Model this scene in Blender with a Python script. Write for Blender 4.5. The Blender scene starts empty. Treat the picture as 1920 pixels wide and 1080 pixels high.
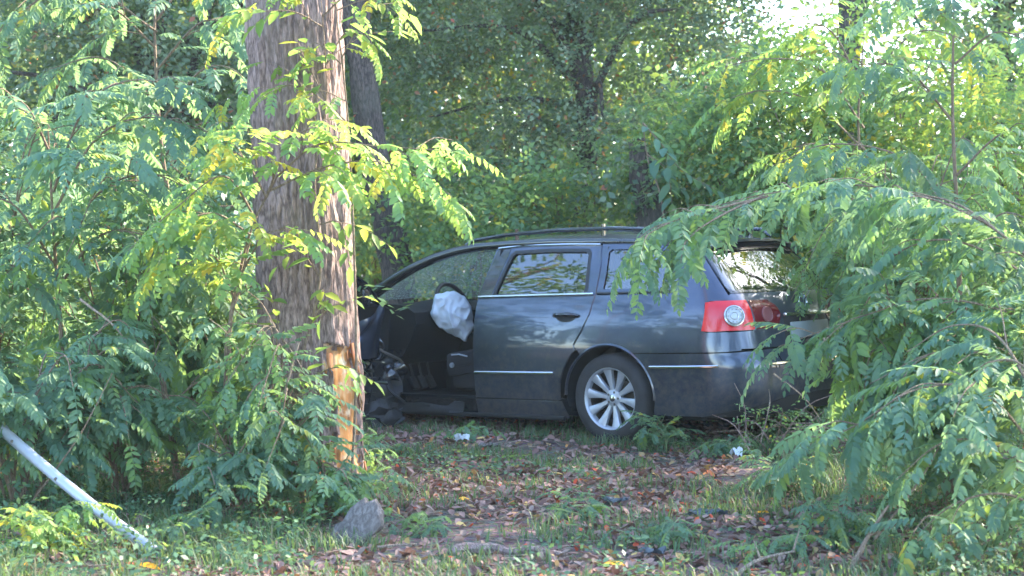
import bpy, bmesh, math, random
import numpy as np
from mathutils import Vector, Matrix, Euler, noise

random.seed(7)
RS = np.random.RandomState(11)
R = math.radians
scene = bpy.context.scene
COL = scene.collection

# ------------------------------------------------------------------ camera
CAM_H = 1.52
PITCH = -2.03
FPX = 3216.0                    # focal length in pixels of a 1920 wide picture
cam_data = bpy.data.cameras.new('camera')
cam_data.sensor_width = 36.0
cam_data.lens = 36.0 * FPX / 1920.0
cam_data.clip_start = 0.1
cam_data.clip_end = 2000.0
cam_data.dof.use_dof = True
cam_data.dof.focus_distance = 10.5
cam_data.dof.aperture_fstop = 3.2
cam = bpy.data.objects.new('camera', cam_data)
COL.objects.link(cam)
cam.location = (0, 0, CAM_H)
cam.rotation_euler = (R(90 + PITCH), 0, 0)
scene.camera = cam

# ------------------------------------------------------------------ sky and sun
SUN_AZ = 62.0      # degrees from +Y towards +X : behind the wood, to the right
SUN_EL = 33.0
world = bpy.data.worlds.new('World')
scene.world = world
world.use_nodes = True
wn = world.node_tree.nodes
wl = world.node_tree.links
for n in list(wn):
    wn.remove(n)
sky = wn.new('ShaderNodeTexSky')
sky.sky_type = 'NISHITA'
sky.sun_disc = False
sky.sun_elevation = R(SUN_EL)
sky.sun_rotation = R(SUN_AZ)
sky.air_density = 1.0
sky.dust_density = 1.0
sky.ozone_density = 2.5
bg = wn.new('ShaderNodeBackground')
bg.inputs['Strength'].default_value = 0.15
wo = wn.new('ShaderNodeOutputWorld')
wl.new(sky.outputs[0], bg.inputs['Color'])
wl.new(bg.outputs[0], wo.inputs['Surface'])

sun_data = bpy.data.lights.new('sun', 'SUN')
sun_data.energy = 3.2
sun_data.angle = R(0.6)
sun_data.color = (1.0, 0.88, 0.72)
sun = bpy.data.objects.new('sun', sun_data)
COL.objects.link(sun)
sd = Vector((math.sin(R(SUN_AZ)) * math.cos(R(SUN_EL)), math.cos(R(SUN_AZ)) * math.cos(R(SUN_EL)), math.sin(R(SUN_EL))))
sun.rotation_euler = sd.to_track_quat('Z', 'Y').to_euler()
sun.location = (20, 12, 20)

scene.view_settings.view_transform = 'Standard'
scene.view_settings.look = 'None'
scene.view_settings.exposure = 3.35
scene.view_settings.gamma = 1.0
scene.view_settings.use_curve_mapping = False
scene.cycles.max_bounces = 10
scene.cycles.diffuse_bounces = 6
scene.cycles.transmission_bounces = 8
scene.cycles.transparent_max_bounces = 24
scene.cycles.use_denoising = True


def P(px, py, Y):
    """point of the place seen at a pixel of the 1920x1080 photograph, at distance Y"""
    p = R(PITCH)
    vx = (px - 960) / FPX
    vz = -(py - 540) / FPX
    dy = math.cos(p) - vz * math.sin(p)
    dz = math.sin(p) + vz * math.cos(p)
    return Vector((vx / dy * Y, Y, CAM_H + dz / dy * Y))


def ground_z(x, y):
    z = 0.05 * noise.noise(Vector((x * 0.45, y * 0.45, 3.0))) + 0.02 * noise.noise(Vector((x * 1.7, y * 1.7, 9.0)))
    return z


# ------------------------------------------------------------------ helpers
def empty(name, loc=(0, 0, 0), rot=(0, 0, 0)):
    o = bpy.data.objects.new(name, None)
    COL.objects.link(o)
    o.location = loc
    o.rotation_euler = rot
    o.empty_display_size = 0.2
    return o


def tag(o, label=None, cat=None, group=None, kind=None):
    if label: o['label'] = label
    if cat: o['category'] = cat
    if group: o['group'] = group
    if kind: o['kind'] = kind
    return o


def link(name, me, parent=None, loc=None):
    o = bpy.data.objects.new(name, me)
    COL.objects.link(o)
    if parent: o.parent = parent
    if loc is not None: o.location = loc
    return o


def np_mesh(name, V, F, mats, smooth=False, mat_idx=None):
    """V (n,3) array, F list/array of faces with the same corner count, or a list of lists"""
    me = bpy.data.meshes.new(name)
    V = np.asarray(V, dtype=np.float32)
    me.vertices.add(len(V))
    me.vertices.foreach_set('co', V.ravel())
    if isinstance(F, np.ndarray):
        n, k = F.shape
        me.loops.add(n * k)
        me.polygons.add(n)
        me.loops.foreach_set('vertex_index', F.astype(np.int32).ravel())
        me.polygons.foreach_set('loop_start', np.arange(0, n * k, k, dtype=np.int32))
    else:
        n = len(F)
        tot = np.array([len(f) for f in F], dtype=np.int32)
        me.loops.add(int(tot.sum()))
        me.polygons.add(n)
        me.loops.foreach_set('vertex_index', np.array([i for f in F for i in f], dtype=np.int32))
        me.polygons.foreach_set('loop_start', np.concatenate([[0], np.cumsum(tot)[:-1]]).astype(np.int32))
    if smooth:
        me.polygons.foreach_set('use_smooth', np.ones(n, dtype=bool))
    if mat_idx is not None:
        me.polygons.foreach_set('material_index', np.asarray(mat_idx, dtype=np.int32))
    for m in (mats if isinstance(mats, (list, tuple)) else [mats]):
        me.materials.append(m)
    me.update(calc_edges=True)
    me.validate()
    return me


class MB:
    def __init__(self):
        self.v, self.f, self.m = [], [], []

    def add(self, V, F, mi=0):
        b = len(self.v)
        self.v += [tuple(p) for p in V]
        self.f += [tuple(i + b for i in f) for f in F]
        self.m += [mi] * len(F)

    def tube(self, pts, rad, n=8, cap=True, mi=0):
        pts = [Vector(p) for p in pts]
        if not hasattr(rad, '__len__'): rad = [rad] * len(pts)
        V, F = [], []
        t0 = (pts[1] - pts[0]).normalized()
        up = Vector((0, 0, 1)) if abs(t0.z) < 0.9 else Vector((1, 0, 0))
        a = t0.cross(up).normalized()
        for i, p in enumerate(pts):
            if i == 0: t = t0
            elif i == len(pts) - 1: t = (pts[i] - pts[i - 1]).normalized()
            else: t = (pts[i + 1] - pts[i - 1]).normalized()
            a = (a - t * a.dot(t))
            a = a.normalized() if a.length > 1e-6 else t.orthogonal().normalized()
            b = t.cross(a)
            for k in range(n):
                c = 2 * math.pi * k / n
                V.append(p + (a * math.cos(c) + b * math.sin(c)) * rad[i])
        for i in range(len(pts) - 1):
            for k in range(n):
                F.append((i * n + k, i * n + (k + 1) % n, (i + 1) * n + (k + 1) % n, (i + 1) * n + k))
        if cap:
            F.append(tuple(reversed(range(n))))
            F.append(tuple(range((len(pts) - 1) * n, len(pts) * n)))
        self.add(V, F, mi)

    def box(self, c, s, rot=None, mi=0, bev=0.0):
        cx, cy, cz = c
        hx, hy, hz = s[0] / 2, s[1] / 2, s[2] / 2
        if bev > 0:
            bm = bmesh.new()
            bmesh.ops.create_cube(bm, size=1)
            for v in bm.verts: v.co = Vector((v.co.x * s[0], v.co.y * s[1], v.co.z * s[2]))
            bmesh.ops.bevel(bm, geom=bm.edges[:], offset=bev, segments=2, affect='EDGES', profile=0.6)
            bm.verts.index_update()
            V = [v.co.copy() for v in bm.verts]
            F = [tuple(v.index for v in f.verts) for f in bm.faces]
            bm.free()
        else:
            V = [Vector((x * hx, y * hy, z * hz)) for x in (-1, 1) for y in (-1, 1) for z in (-1, 1)]
            F = [(0, 1, 3, 2), (4, 6, 7, 5), (0, 4, 5, 1), (2, 3, 7, 6), (0, 2, 6, 4), (1, 5, 7, 3)]
        M = Euler(rot).to_matrix() if rot else Matrix.Identity(3)
        self.add([M @ v + Vector(c) for v in V], F, mi)

    def lathe(self, prof, n=32, axis='y', c=(0, 0, 0), mi=0):
        """prof: (radius, along-axis) pairs"""
        V, F = [], []
        for r, h in prof:
            for k in range(n):
                a = 2 * math.pi * k / n
                ca, sa = r * math.cos(a), r * math.sin(a)
                p = {'y': (ca, h, sa), 'x': (h, ca, sa), 'z': (ca, sa, h)}[axis]
                V.append(Vector(p) + Vector(c))
        for i in range(len(prof) - 1):
            for k in range(n):
                F.append((i * n + k, i * n + (k + 1) % n, (i + 1) * n + (k + 1) % n, (i + 1) * n + k))
        self.add(V, F, mi)

    def build(self, name, mats, parent=None, smooth=True, origin=None):
        V = np.array([tuple(p) for p in self.v], dtype=np.float32)
        if origin is not None: V = V - np.array(origin, dtype=np.float32)
        me = np_mesh(name, V, self.f, mats, smooth, self.m)
        if smooth:
            try: me.set_sharp_from_angle(angle=R(38))
            except Exception: pass
        return link(name, me, parent)


def catmull(pts, n=8):
    pts = [Vector(p) for p in pts]
    if len(pts) == 2: return [pts[0].lerp(pts[1], i / n) for i in range(n + 1)]
    q = [pts[0] * 2 - pts[1]] + pts + [pts[-1] * 2 - pts[-2]]
    out = []
    for i in range(1, len(q) - 2):
        a, b, c, d = q[i-1], q[i], q[i+1], q[i+2]
        for k in range(n):
            t = k / n
            out.append(.5 * ((2*b) + (c - a) * t + (2*a - 5*b + 4*c - d) * t*t + (3*b - a - 3*c + d) * t**3))
    out.append(pts[-1])
    return out


def interp(x, xs, ys):
    """smooth cubic through the points"""
    if x <= xs[0]: return ys[0]
    if x >= xs[-1]: return ys[-1]
    i = 0
    while x > xs[i + 1]: i += 1
    n = len(xs)
    def tan(j):
        if j == 0: return (ys[1] - ys[0]) / (xs[1] - xs[0])
        if j == n - 1: return (ys[-1] - ys[-2]) / (xs[-1] - xs[-2])
        a = (ys[j] - ys[j - 1]) / (xs[j] - xs[j - 1]); b = (ys[j + 1] - ys[j]) / (xs[j + 1] - xs[j])
        return 0 if a * b <= 0 else 2 * a * b / (a + b)
    h = xs[i + 1] - xs[i]
    t = (x - xs[i]) / h
    m0, m1 = tan(i) * h, tan(i + 1) * h
    return (2*t**3 - 3*t**2 + 1) * ys[i] + (t**3 - 2*t**2 + t) * m0 + (-2*t**3 + 3*t**2) * ys[i+1] + (t**3 - t**2) * m1


# ------------------------------------------------------------------ materials
def new_mat(name):
    m = bpy.data.materials.new(name)
    m.use_nodes = True
    nt = m.node_tree
    b = nt.nodes['Principled BSDF']
    return m, nt, b


def simple(name, col, rough=0.5, metal=0.0, coat=0.0, noise_amt=0.12, scale=6.0, spec=None, bump=0.0, bscale=60.0):
    m, nt, b = new_mat(name)
    tc = nt.nodes.new('ShaderNodeTexCoord')
    nz = nt.nodes.new('ShaderNodeTexNoise')
    nz.inputs['Scale'].default_value = scale
    nz.inputs['Detail'].default_value = 6
    nt.links.new(tc.outputs['Object'], nz.inputs['Vector'])
    cr = nt.nodes.new('ShaderNodeValToRGB')
    cr.color_ramp.elements[0].position = 0.3
    cr.color_ramp.elements[1].position = 0.72
    lo = [max(0, c * (1 - noise_amt * 1.6)) for c in col]
    hi = [min(1, c * (1 + noise_amt)) for c in col]
    cr.color_ramp.elements[0].color = (*lo, 1)
    cr.color_ramp.elements[1].color = (*hi, 1)
    nt.links.new(nz.outputs['Fac'], cr.inputs['Fac'])
    nt.links.new(cr.outputs['Color'], b.inputs['Base Color'])
    mr = nt.nodes.new('ShaderNodeMapRange')
    mr.inputs['To Min'].default_value = max(0.02, rough - 0.08)
    mr.inputs['To Max'].default_value = min(1, rough + 0.12)
    nt.links.new(nz.outputs['Fac'], mr.inputs['Value'])
    nt.links.new(mr.outputs['Result'], b.inputs['Roughness'])
    b.inputs['Metallic'].default_value = metal
    b.inputs['Coat Weight'].default_value = coat
    b.inputs['Coat Roughness'].default_value = 0.04
    if spec is not None: b.inputs['Specular IOR Level'].default_value = spec
    if bump > 0:
        n2 = nt.nodes.new('ShaderNodeTexNoise')
        n2.inputs['Scale'].default_value = bscale
        n2.inputs['Detail'].default_value = 5
        nt.links.new(tc.outputs['Object'], n2.inputs['Vector'])
        bp = nt.nodes.new('ShaderNodeBump')
        bp.inputs['Strength'].default_value = bump
        bp.inputs['Distance'].default_value = 0.01
        nt.links.new(n2.outputs['Fac'], bp.inputs['Height'])
        nt.links.new(bp.outputs['Normal'], b.inputs['Normal'])
    return m


def leaf_mat(name, cols, transl=0.4, rough=0.42, tcol=(0.30, 0.42, 0.06), obj_random=False, odd=None):
    """cols: list of (position, colour) picked per leaf; odd: rare colour"""
    m, nt, b = new_mat(name)
    N, L = nt.nodes, nt.links
    g = N.new('ShaderNodeNewGeometry')
    if obj_random:
        oi = N.new('ShaderNodeObjectInfo')
        mul = N.new('ShaderNodeMath'); mul.operation = 'MULTIPLY_ADD'
        mul.inputs[1].default_value = 0.35
        L.new(g.outputs['Random Per Island'], mul.inputs[0])
        m2 = N.new('ShaderNodeMath'); m2.operation = 'MULTIPLY'; m2.inputs[1].default_value = 0.65
        L.new(oi.outputs['Random'], m2.inputs[0])
        L.new(m2.outputs[0], mul.inputs[2])
        src = mul.outputs[0]
    else:
        src = g.outputs['Random Per Island']
    cr = N.new('ShaderNodeValToRGB')
    els = cr.color_ramp.elements
    while len(els) > 1: els.remove(els[-1])
    els[0].position = cols[0][0]; els[0].color = (*cols[0][1], 1)
    for p, c in cols[1:]:
        e = els.new(p); e.color = (*c, 1)
    L.new(src, cr.inputs['Fac'])
    tc = N.new('ShaderNodeTexCoord')
    nz = N.new('ShaderNodeTexNoise'); nz.inputs['Scale'].default_value = 1.3; nz.inputs['Detail'].default_value = 2
    L.new(g.outputs['Position'], nz.inputs['Vector'])
    mr = N.new('ShaderNodeMapRange')
    mr.inputs['From Min'].default_value = 0.3; mr.inputs['From Max'].default_value = 0.7
    mr.inputs['To Min'].default_value = 0.75; mr.inputs['To Max'].default_value = 1.25
    L.new(nz.outputs['Fac'], mr.inputs['Value'])
    mx = N.new('ShaderNodeVectorMath'); mx.operation = 'SCALE'
    L.new(cr.outputs['Color'], mx.inputs[0]); L.new(mr.outputs['Result'], mx.inputs['Scale'])
    ns = N.new('ShaderNodeTexNoise'); ns.inputs['Scale'].default_value = 38; ns.inputs['Detail'].default_value = 3
    L.new(g.outputs['Position'], ns.inputs['Vector'])
    rs_ = N.new('ShaderNodeMapRange'); rs_.inputs['From Min'].default_value = .66; rs_.inputs['From Max'].default_value = .74; rs_.inputs['To Max'].default_value = .8
    L.new(ns.outputs['Fac'], rs_.inputs['Value'])
    sp = N.new('ShaderNodeMixRGB'); sp.inputs['Color2'].default_value = (.17, .11, .05, 1)
    L.new(rs_.outputs[0], sp.inputs['Fac']); L.new(mx.outputs[0], sp.inputs['Color1'])
    mx = sp
    L.new(mx.outputs[0], b.inputs['Base Color'])
    b.inputs['Roughness'].default_value = rough
    b.inputs['Specular IOR Level'].default_value = 0.3
    tr = N.new('ShaderNodeBsdfTranslucent')
    mc = N.new('ShaderNodeMixRGB'); mc.blend_type = 'MIX'; mc.inputs['Fac'].default_value = 0.5
    mc.inputs['Color2'].default_value = (*tcol, 1)
    sc = N.new('ShaderNodeVectorMath'); sc.operation = 'SCALE'; sc.inputs['Scale'].default_value = 2.0
    L.new(mx.outputs[0], sc.inputs[0]); L.new(sc.outputs[0], mc.inputs['Color1'])
    L.new(mc.outputs[0], tr.inputs['Color'])
    ms = N.new('ShaderNodeMixShader'); ms.inputs['Fac'].default_value = transl
    L.new(b.outputs[0], ms.inputs[1]); L.new(tr.outputs[0], ms.inputs[2])
    out = [n for n in N if n.type == 'OUTPUT_MATERIAL'][0]
    L.new(ms.outputs[0], out.inputs['Surface'])
    return m


def bark_mat(name, dark, light, moss=None, vs=1.0):
    m, nt, b = new_mat(name)
    N, L = nt.nodes, nt.links
    tc = N.new('ShaderNodeTexCoord')
    mp = N.new('ShaderNodeMapping'); mp.inputs['Scale'].default_value = (34 * vs, 34 * vs, 8.5 * vs)
    L.new(tc.outputs['Object'], mp.inputs['Vector'])
    nz = N.new('ShaderNodeTexNoise'); nz.inputs['Scale'].default_value = 1.0; nz.inputs['Detail'].default_value = 8
    nz.inputs['Roughness'].default_value = 0.65
    L.new(mp.outputs[0], nz.inputs['Vector'])
    cr = N.new('ShaderNodeValToRGB')
    cr.color_ramp.elements[0].position = 0.30; cr.color_ramp.elements[0].color = (*dark, 1)
    cr.color_ramp.elements[1].position = 0.70; cr.color_ramp.elements[1].color = (*light, 1)
    # plates between cracks: stretched, warped cells
    wp = N.new('ShaderNodeVectorMath'); wp.operation = 'MULTIPLY_ADD'
    wp.inputs[1].default_value = (1.6, 1.6, 1.6)
    L.new(nz.outputs['Color'], wp.inputs[0]); L.new(mp.outputs[0], wp.inputs[2])
    vo = N.new('ShaderNodeTexVoronoi'); vo.feature = 'DISTANCE_TO_EDGE'; vo.inputs['Scale'].default_value = 0.85
    L.new(wp.outputs[0], vo.inputs['Vector'])
    mv = N.new('ShaderNodeMapRange'); mv.inputs['From Max'].default_value = 0.22
    L.new(vo.outputs['Distance'], mv.inputs['Value'])
    fn = N.new('ShaderNodeTexNoise'); fn.inputs['Scale'].default_value = 3.2; fn.inputs['Detail'].default_value = 5
    L.new(mp.outputs[0], fn.inputs['Vector'])
    a1 = N.new('ShaderNodeMath'); a1.operation = 'MULTIPLY_ADD'; a1.inputs[1].default_value = 0.27
    L.new(mv.outputs[0], a1.inputs[0])
    a2 = N.new('ShaderNodeMath'); a2.operation = 'MULTIPLY_ADD'; a2.inputs[1].default_value = 0.85; a2.inputs[2].default_value = -0.10
    L.new(fn.outputs['Fac'], a2.inputs[0]); L.new(a2.outputs[0], a1.inputs[2])
    L.new(a1.outputs[0], cr.inputs['Fac'])
    n2 = N.new('ShaderNodeTexNoise'); n2.inputs['Scale'].default_value = 2.2; n2.inputs['Detail'].default_value = 4
    L.new(tc.outputs['Object'], n2.inputs['Vector'])
    mx = N.new('ShaderNodeMixRGB'); mx.blend_type = 'MIX'
    r2 = N.new('ShaderNodeMapRange'); r2.inputs['From Min'].default_value = 0.52; r2.inputs['From Max'].default_value = 0.72
    r2.inputs['To Max'].default_value = 0.55
    L.new(n2.outputs['Fac'], r2.inputs['Value']); L.new(r2.outputs[0], mx.inputs['Fac'])
    L.new(cr.outputs[0], mx.inputs['Color1'])
    mx.inputs['Color2'].default_value = (*(moss or light), 1)
    L.new(mx.outputs[0], b.inputs['Base Color'])
    b.inputs['Roughness'].default_value = 0.9
    bp = N.new('ShaderNodeBump'); bp.inputs['Strength'].default_value = 0.9; bp.inputs['Distance'].default_value = 0.012
    L.new(a1.outputs[0], bp.inputs['Height']); L.new(bp.outputs[0], b.inputs['Normal'])
    return m


def glass_mat(name, tint, refl=1.0, rough=0.02, haze=0.0, ior=1.7):
    m, nt, b = new_mat(name)
    N, L = nt.nodes, nt.links
    N.remove(b)
    tr = N.new('ShaderNodeBsdfTransparent'); tr.inputs['Color'].default_value = (*tint, 1)
    gl = N.new('ShaderNodeBsdfGlossy'); gl.inputs['Roughness'].default_value = rough
    gl.inputs['Color'].default_value = (refl, refl, refl, 1)
    fr = N.new('ShaderNodeFresnel'); fr.inputs['IOR'].default_value = ior
    ms = N.new('ShaderNodeMixShader')
    L.new(fr.outputs[0], ms.inputs['Fac']); L.new(tr.outputs[0], ms.inputs[1]); L.new(gl.outputs[0], ms.inputs[2])
    last = ms
    if haze > 0:
        tc = N.new('ShaderNodeTexCoord')
        vz = N.new('ShaderNodeTexVoronoi'); vz.feature = 'DISTANCE_TO_EDGE'; vz.inputs['Scale'].default_value = 26
        L.new(tc.outputs['Object'], vz.inputs['Vector'])
        mr = N.new('ShaderNodeMapRange'); mr.inputs['From Max'].default_value = 0.09
        mr.inputs['To Min'].default_value = min(1, haze * 2.2); mr.inputs['To Max'].default_value = haze * 0.5
        L.new(vz.outputs['Distance'], mr.inputs['Value'])
        df = N.new('ShaderNodeBsdfDiffuse'); df.inputs['Color'].default_value = (0.6, 0.68, 0.64, 1)
        tl = N.new('ShaderNodeBsdfTranslucent'); tl.inputs['Color'].default_value = (0.6, 0.7, 0.62, 1)
        a = N.new('ShaderNodeMixShader'); a.inputs['Fac'].default_value = 0.5
        L.new(df.outputs[0], a.inputs[1]); L.new(tl.outputs[0], a.inputs[2])
        m2 = N.new('ShaderNodeMixShader')
        L.new(mr.outputs[0], m2.inputs['Fac']); L.new(ms.outputs[0], m2.inputs[1]); L.new(a.outputs[0], m2.inputs[2])
        last = m2
    out = [n for n in N if n.type == 'OUTPUT_MATERIAL'][0]
    L.new(last.outputs[0], out.inputs['Surface'])
    return m


M = {}
# car paint: dark grey metallic with dust
def paint():
    m, nt, b = new_mat('grey_metallic_paint')
    N, L = nt.nodes, nt.links
    tc = N.new('ShaderNodeTexCoord')
    nz = N.new('ShaderNodeTexNoise'); nz.inputs['Scale'].default_value = 3.5; nz.inputs['Detail'].default_value = 8
    nz.inputs['Roughness'].default_value = 0.7
    L.new(tc.outputs['Object'], nz.inputs['Vector'])
    cr = N.new('ShaderNodeValToRGB')
    cr.color_ramp.elements[0].position = 0.35; cr.color_ramp.elements[0].color = (0.032, 0.042, 0.070, 1)
    cr.color_ramp.elements[1].position = 0.7; cr.color_ramp.elements[1].color = (0.050, 0.063, 0.098, 1)
    L.new(nz.outputs['Fac'], cr.inputs['Fac'])
    # dried mud and dust, heavier low on the body
    sx = N.new('ShaderNodeSeparateXYZ'); L.new(tc.outputs['Object'], sx.inputs[0])
    hz = N.new('ShaderNodeMapRange'); hz.inputs['From Min'].default_value = 0.15; hz.inputs['From Max'].default_value = 0.75
    hz.inputs['To Min'].default_value = 0.34; hz.inputs['To Max'].default_value = 0.02
    L.new(sx.outputs['Z'], hz.inputs['Value'])
    nd = N.new('ShaderNodeTexNoise'); nd.inputs['Scale'].default_value = 16; nd.inputs['Detail'].default_value = 9; nd.inputs['Roughness'].default_value = .75
    L.new(tc.outputs['Object'], nd.inputs['Vector'])
    md = N.new('ShaderNodeMath'); md.operation = 'ADD'; L.new(nd.outputs['Fac'], md.inputs[0]); L.new(hz.outputs[0], md.inputs[1])
    rd = N.new('ShaderNodeMapRange'); rd.inputs['From Min'].default_value = 0.60; rd.inputs['From Max'].default_value = 0.86; rd.inputs['To Max'].default_value = .65
    L.new(md.outputs[0], rd.inputs['Value'])
    xd = N.new('ShaderNodeMixRGB'); xd.inputs['Color2'].default_value = (0.085, 0.075, 0.065, 1)
    L.new(rd.outputs[0], xd.inputs['Fac']); L.new(cr.outputs[0], xd.inputs['Color1'])
    L.new(xd.outputs[0], b.inputs['Base Color'])
    mm = N.new('ShaderNodeMapRange'); mm.inputs['To Min'].default_value = 0.75; mm.inputs['To Max'].default_value = 0.1
    L.new(rd.outputs[0], mm.inputs['Value']); L.new(mm.outputs[0], b.inputs['Metallic'])
    cw = N.new('ShaderNodeMapRange'); cw.inputs['To Min'].default_value = 1.0; cw.inputs['To Max'].default_value = 0.25
    L.new(rd.outputs[0], cw.inputs['Value']); L.new(cw.outputs[0], b.inputs['Coat Weight'])
    mr = N.new('ShaderNodeMapRange'); mr.inputs['To Min'].default_value = 0.26; mr.inputs['To Max'].default_value = 0.42
    L.new(nz.outputs['Fac'], mr.inputs['Value']); L.new(mr.outputs[0], b.inputs['Roughness'])
    b.inputs['Coat Roughness'].default_value = 0.05
    n3 = N.new('ShaderNodeTexNoise'); n3.inputs['Scale'].default_value = 2.6
    L.new(tc.outputs['Object'], n3.inputs['Vector'])
    bp = N.new('ShaderNodeBump'); bp.inputs['Strength'].default_value = 0.25; bp.inputs['Distance'].default_value = 0.012
    L.new(n3.outputs['Fac'], bp.inputs['Height'])
    L.new(bp.outputs[0], b.inputs['Normal']); L.new(bp.outputs[0], b.inputs['Coat Normal'])
    return m
M['paint'] = paint()
M['black_paint'] = simple('black_paint', (0.012, 0.013, 0.016), 0.22, 0.2, 0.8)
M['black_trim'] = simple('black_plastic', (0.016, 0.016, 0.018), 0.6, 0, bump=0.15, bscale=300)
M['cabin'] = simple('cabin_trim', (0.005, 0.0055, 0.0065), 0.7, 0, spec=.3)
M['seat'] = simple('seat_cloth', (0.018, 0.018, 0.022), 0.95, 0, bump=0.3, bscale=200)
M['chrome'] = simple('chrome', (0.60, 0.61, 0.64), 0.12, 1.0, noise_amt=0.03)
M['alloy'] = simple('alloy', (0.40, 0.42, 0.47), 0.38, 0.5, noise_amt=0.08)
M['disc'] = simple('brake_steel', (0.12, 0.11, 0.10), 0.5, 0.8)
M['rubber'] = simple('tyre_rubber', (0.030, 0.029, 0.030), 0.85, 0, noise_amt=0.3, scale=9)
M['red'] = simple('red_lens', (0.55, 0.003, 0.010), 0.18, 0, .35, noise_amt=0.05)
M['shaded_red'] = simple('shaded_red_lens', (0.10, 0.004, 0.010), 0.12, 0, .5, noise_amt=0.05)  # red lens again, the shade on the tailgate put into its colour
M['lens'] = simple('clear_lens', (0.42, 0.44, 0.46), 0.15, 0.5, 1.0, noise_amt=0.3, scale=60)
M['lens_dark'] = simple('lens_reflector', (0.38, 0.40, 0.42), 0.3, 0.3, 0.5)
M['bag'] = simple('airbag_cloth', (0.50, 0.54, 0.62), 0.85, 0, noise_amt=0.06, scale=5, bump=0.15, bscale=30)
M['glass'] = glass_mat('tinted_glass', (0.14, 0.18, 0.18), 1.0, ior=2.2)
M['clear_glass'] = glass_mat('clear_glass', (0.72, 0.82, 0.77), 0.9)
M['crack_glass'] = glass_mat('cracked_glass', (0.70, 0.78, 0.74), 0.9, haze=0.20)
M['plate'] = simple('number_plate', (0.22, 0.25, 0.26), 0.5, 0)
M['plate_blue'] = simple('plate_band', (0.02, 0.22, 0.30), 0.4, 0)
M['shaded_lamp'] = simple('shaded_round_lamp', (0.16, 0.05, 0.055), 0.3, 0.2)  # round tailgate lamp, the same shade put into its colour
M['rust'] = simple('rusty_metal', (0.16, 0.07, 0.035), 0.85, 0.3, noise_amt=0.4)
M['underbody'] = simple('underbody', (0.008, 0.008, 0.008), 0.9, 0)
# ================================================================== THE CAR
XO = 3.67                       # the car's own x runs from the nose (0) to the tail (4.77); its root stands at the rear axle
WZ = ([.15, .22, .34, .5, .65, .80, .90, .97, 1.04, 1.2, 1.34, 1.42, 1.50], [.865, .885, .902, .912, .915, .902, .884, .864, .838, .768, .698, .655, .60])
RZ = ([.15, .24, .40, .56, .63, .75, .92, 1.00, 1.10, 1.25, 1.40, 1.50], [4.60, 4.70, 4.765, 4.77, 4.735, 4.705, 4.675, 4.63, 4.55, 4.42, 4.28, 4.20])
RC = ([.15, .5, .8, 1.0, 1.2, 1.45], [.34, .34, .30, .26, .20, .16])


def Wt(x, z):
    up = max(0.0, min(1.0, (z - 0.95) / 0.4))
    t = interp(x, [0.0, .35, 1.0, 2.0, 3.2, 3.9, 4.4, 4.8], [.60, .86, .965, 1.0, 1.0, .985, .955 - .045 * up, .91 - .09 * up])
    return interp(z, *WZ) * t


def BM(u, z, side=-1):
    rc = interp(z, *RC)
    xe = interp(z, *RZ) - rc
    if u <= 3.9:
        x, y = u, Wt(u, z)
    elif u <= 4.9:
        A, B = xe - 3.9, rc * math.pi / 2
        d = (u - 3.9) * (A + B)
        if d < A:
            x = 3.9 + d; y = Wt(x, z)
        else:
            ph = (d - A) / rc
            x = xe + rc * math.sin(ph); y = Wt(xe, z) - rc * (1 - math.cos(ph))
    else:
        t = min(1.0, u - 4.9)
        y0 = Wt(xe, z) - rc
        y = y0 * (1 - t)
        x = xe + rc + 0.055 * (1 - (1 - t) ** 2)
    return Vector((x, side * y, z))


def SX(x, z):
    if x <= 3.9: return x
    rc = interp(z, *RC); xe = interp(z, *RZ) - rc
    A, B = xe - 3.9, rc * math.pi / 2
    if x <= xe: return 3.9 + (x - 3.9) / (A + B)
    return 3.9 + (A + rc * math.asin(min(1, (x - xe) / rc))) / (A + B)


def RY(y, z):
    rc = interp(z, *RC); xe = interp(z, *RZ) - rc
    We = Wt(xe, z)
    if y < We - rc: return 4.9 + 1 - y / (We - rc)
    A, B = xe - 3.9, rc * math.pi / 2
    ph = math.acos(max(-1, min(1, 1 - (We - y) / rc)))
    return 3.9 + (A + rc * ph) / (A + B)


def BN(u, z, side=-1):
    e = 0.004
    a = BM(u + e, z, side) - BM(u - e, z, side)
    b = BM(u, z + e, side) - BM(u, z - e, side)
    n = a.cross(b)
    if n.length < 1e-9: return Vector((1, 0, 0))
    n.normalize()
    c = BM(u, z, side)
    ref = Vector((0.0, side, 0)) if u < 4.4 else Vector((1, 0, 0))
    return n if n.dot(ref) > 0 else -n


def dense(loop, step=0.03):
    out = []
    for i in range(len(loop)):
        a, b = loop[i], loop[(i + 1) % len(loop)]
        d = math.hypot(b[0] - a[0], b[1] - a[1])
        n = max(1, int(d / step))
        for k in range(n):
            t = k / n
            out.append((a[0] + (b[0] - a[0]) * t, a[1] + (b[1] - a[1]) * t))
    return out


def arc(cx, cz, r, a0, a1, n=20, rz=None):
    rz = rz or r
    return [(cx + r * math.cos(R(a0 + (a1 - a0) * i / n)), cz + rz * math.sin(R(a0 + (a1 - a0) * i / n))) for i in range(n + 1)]


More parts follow.
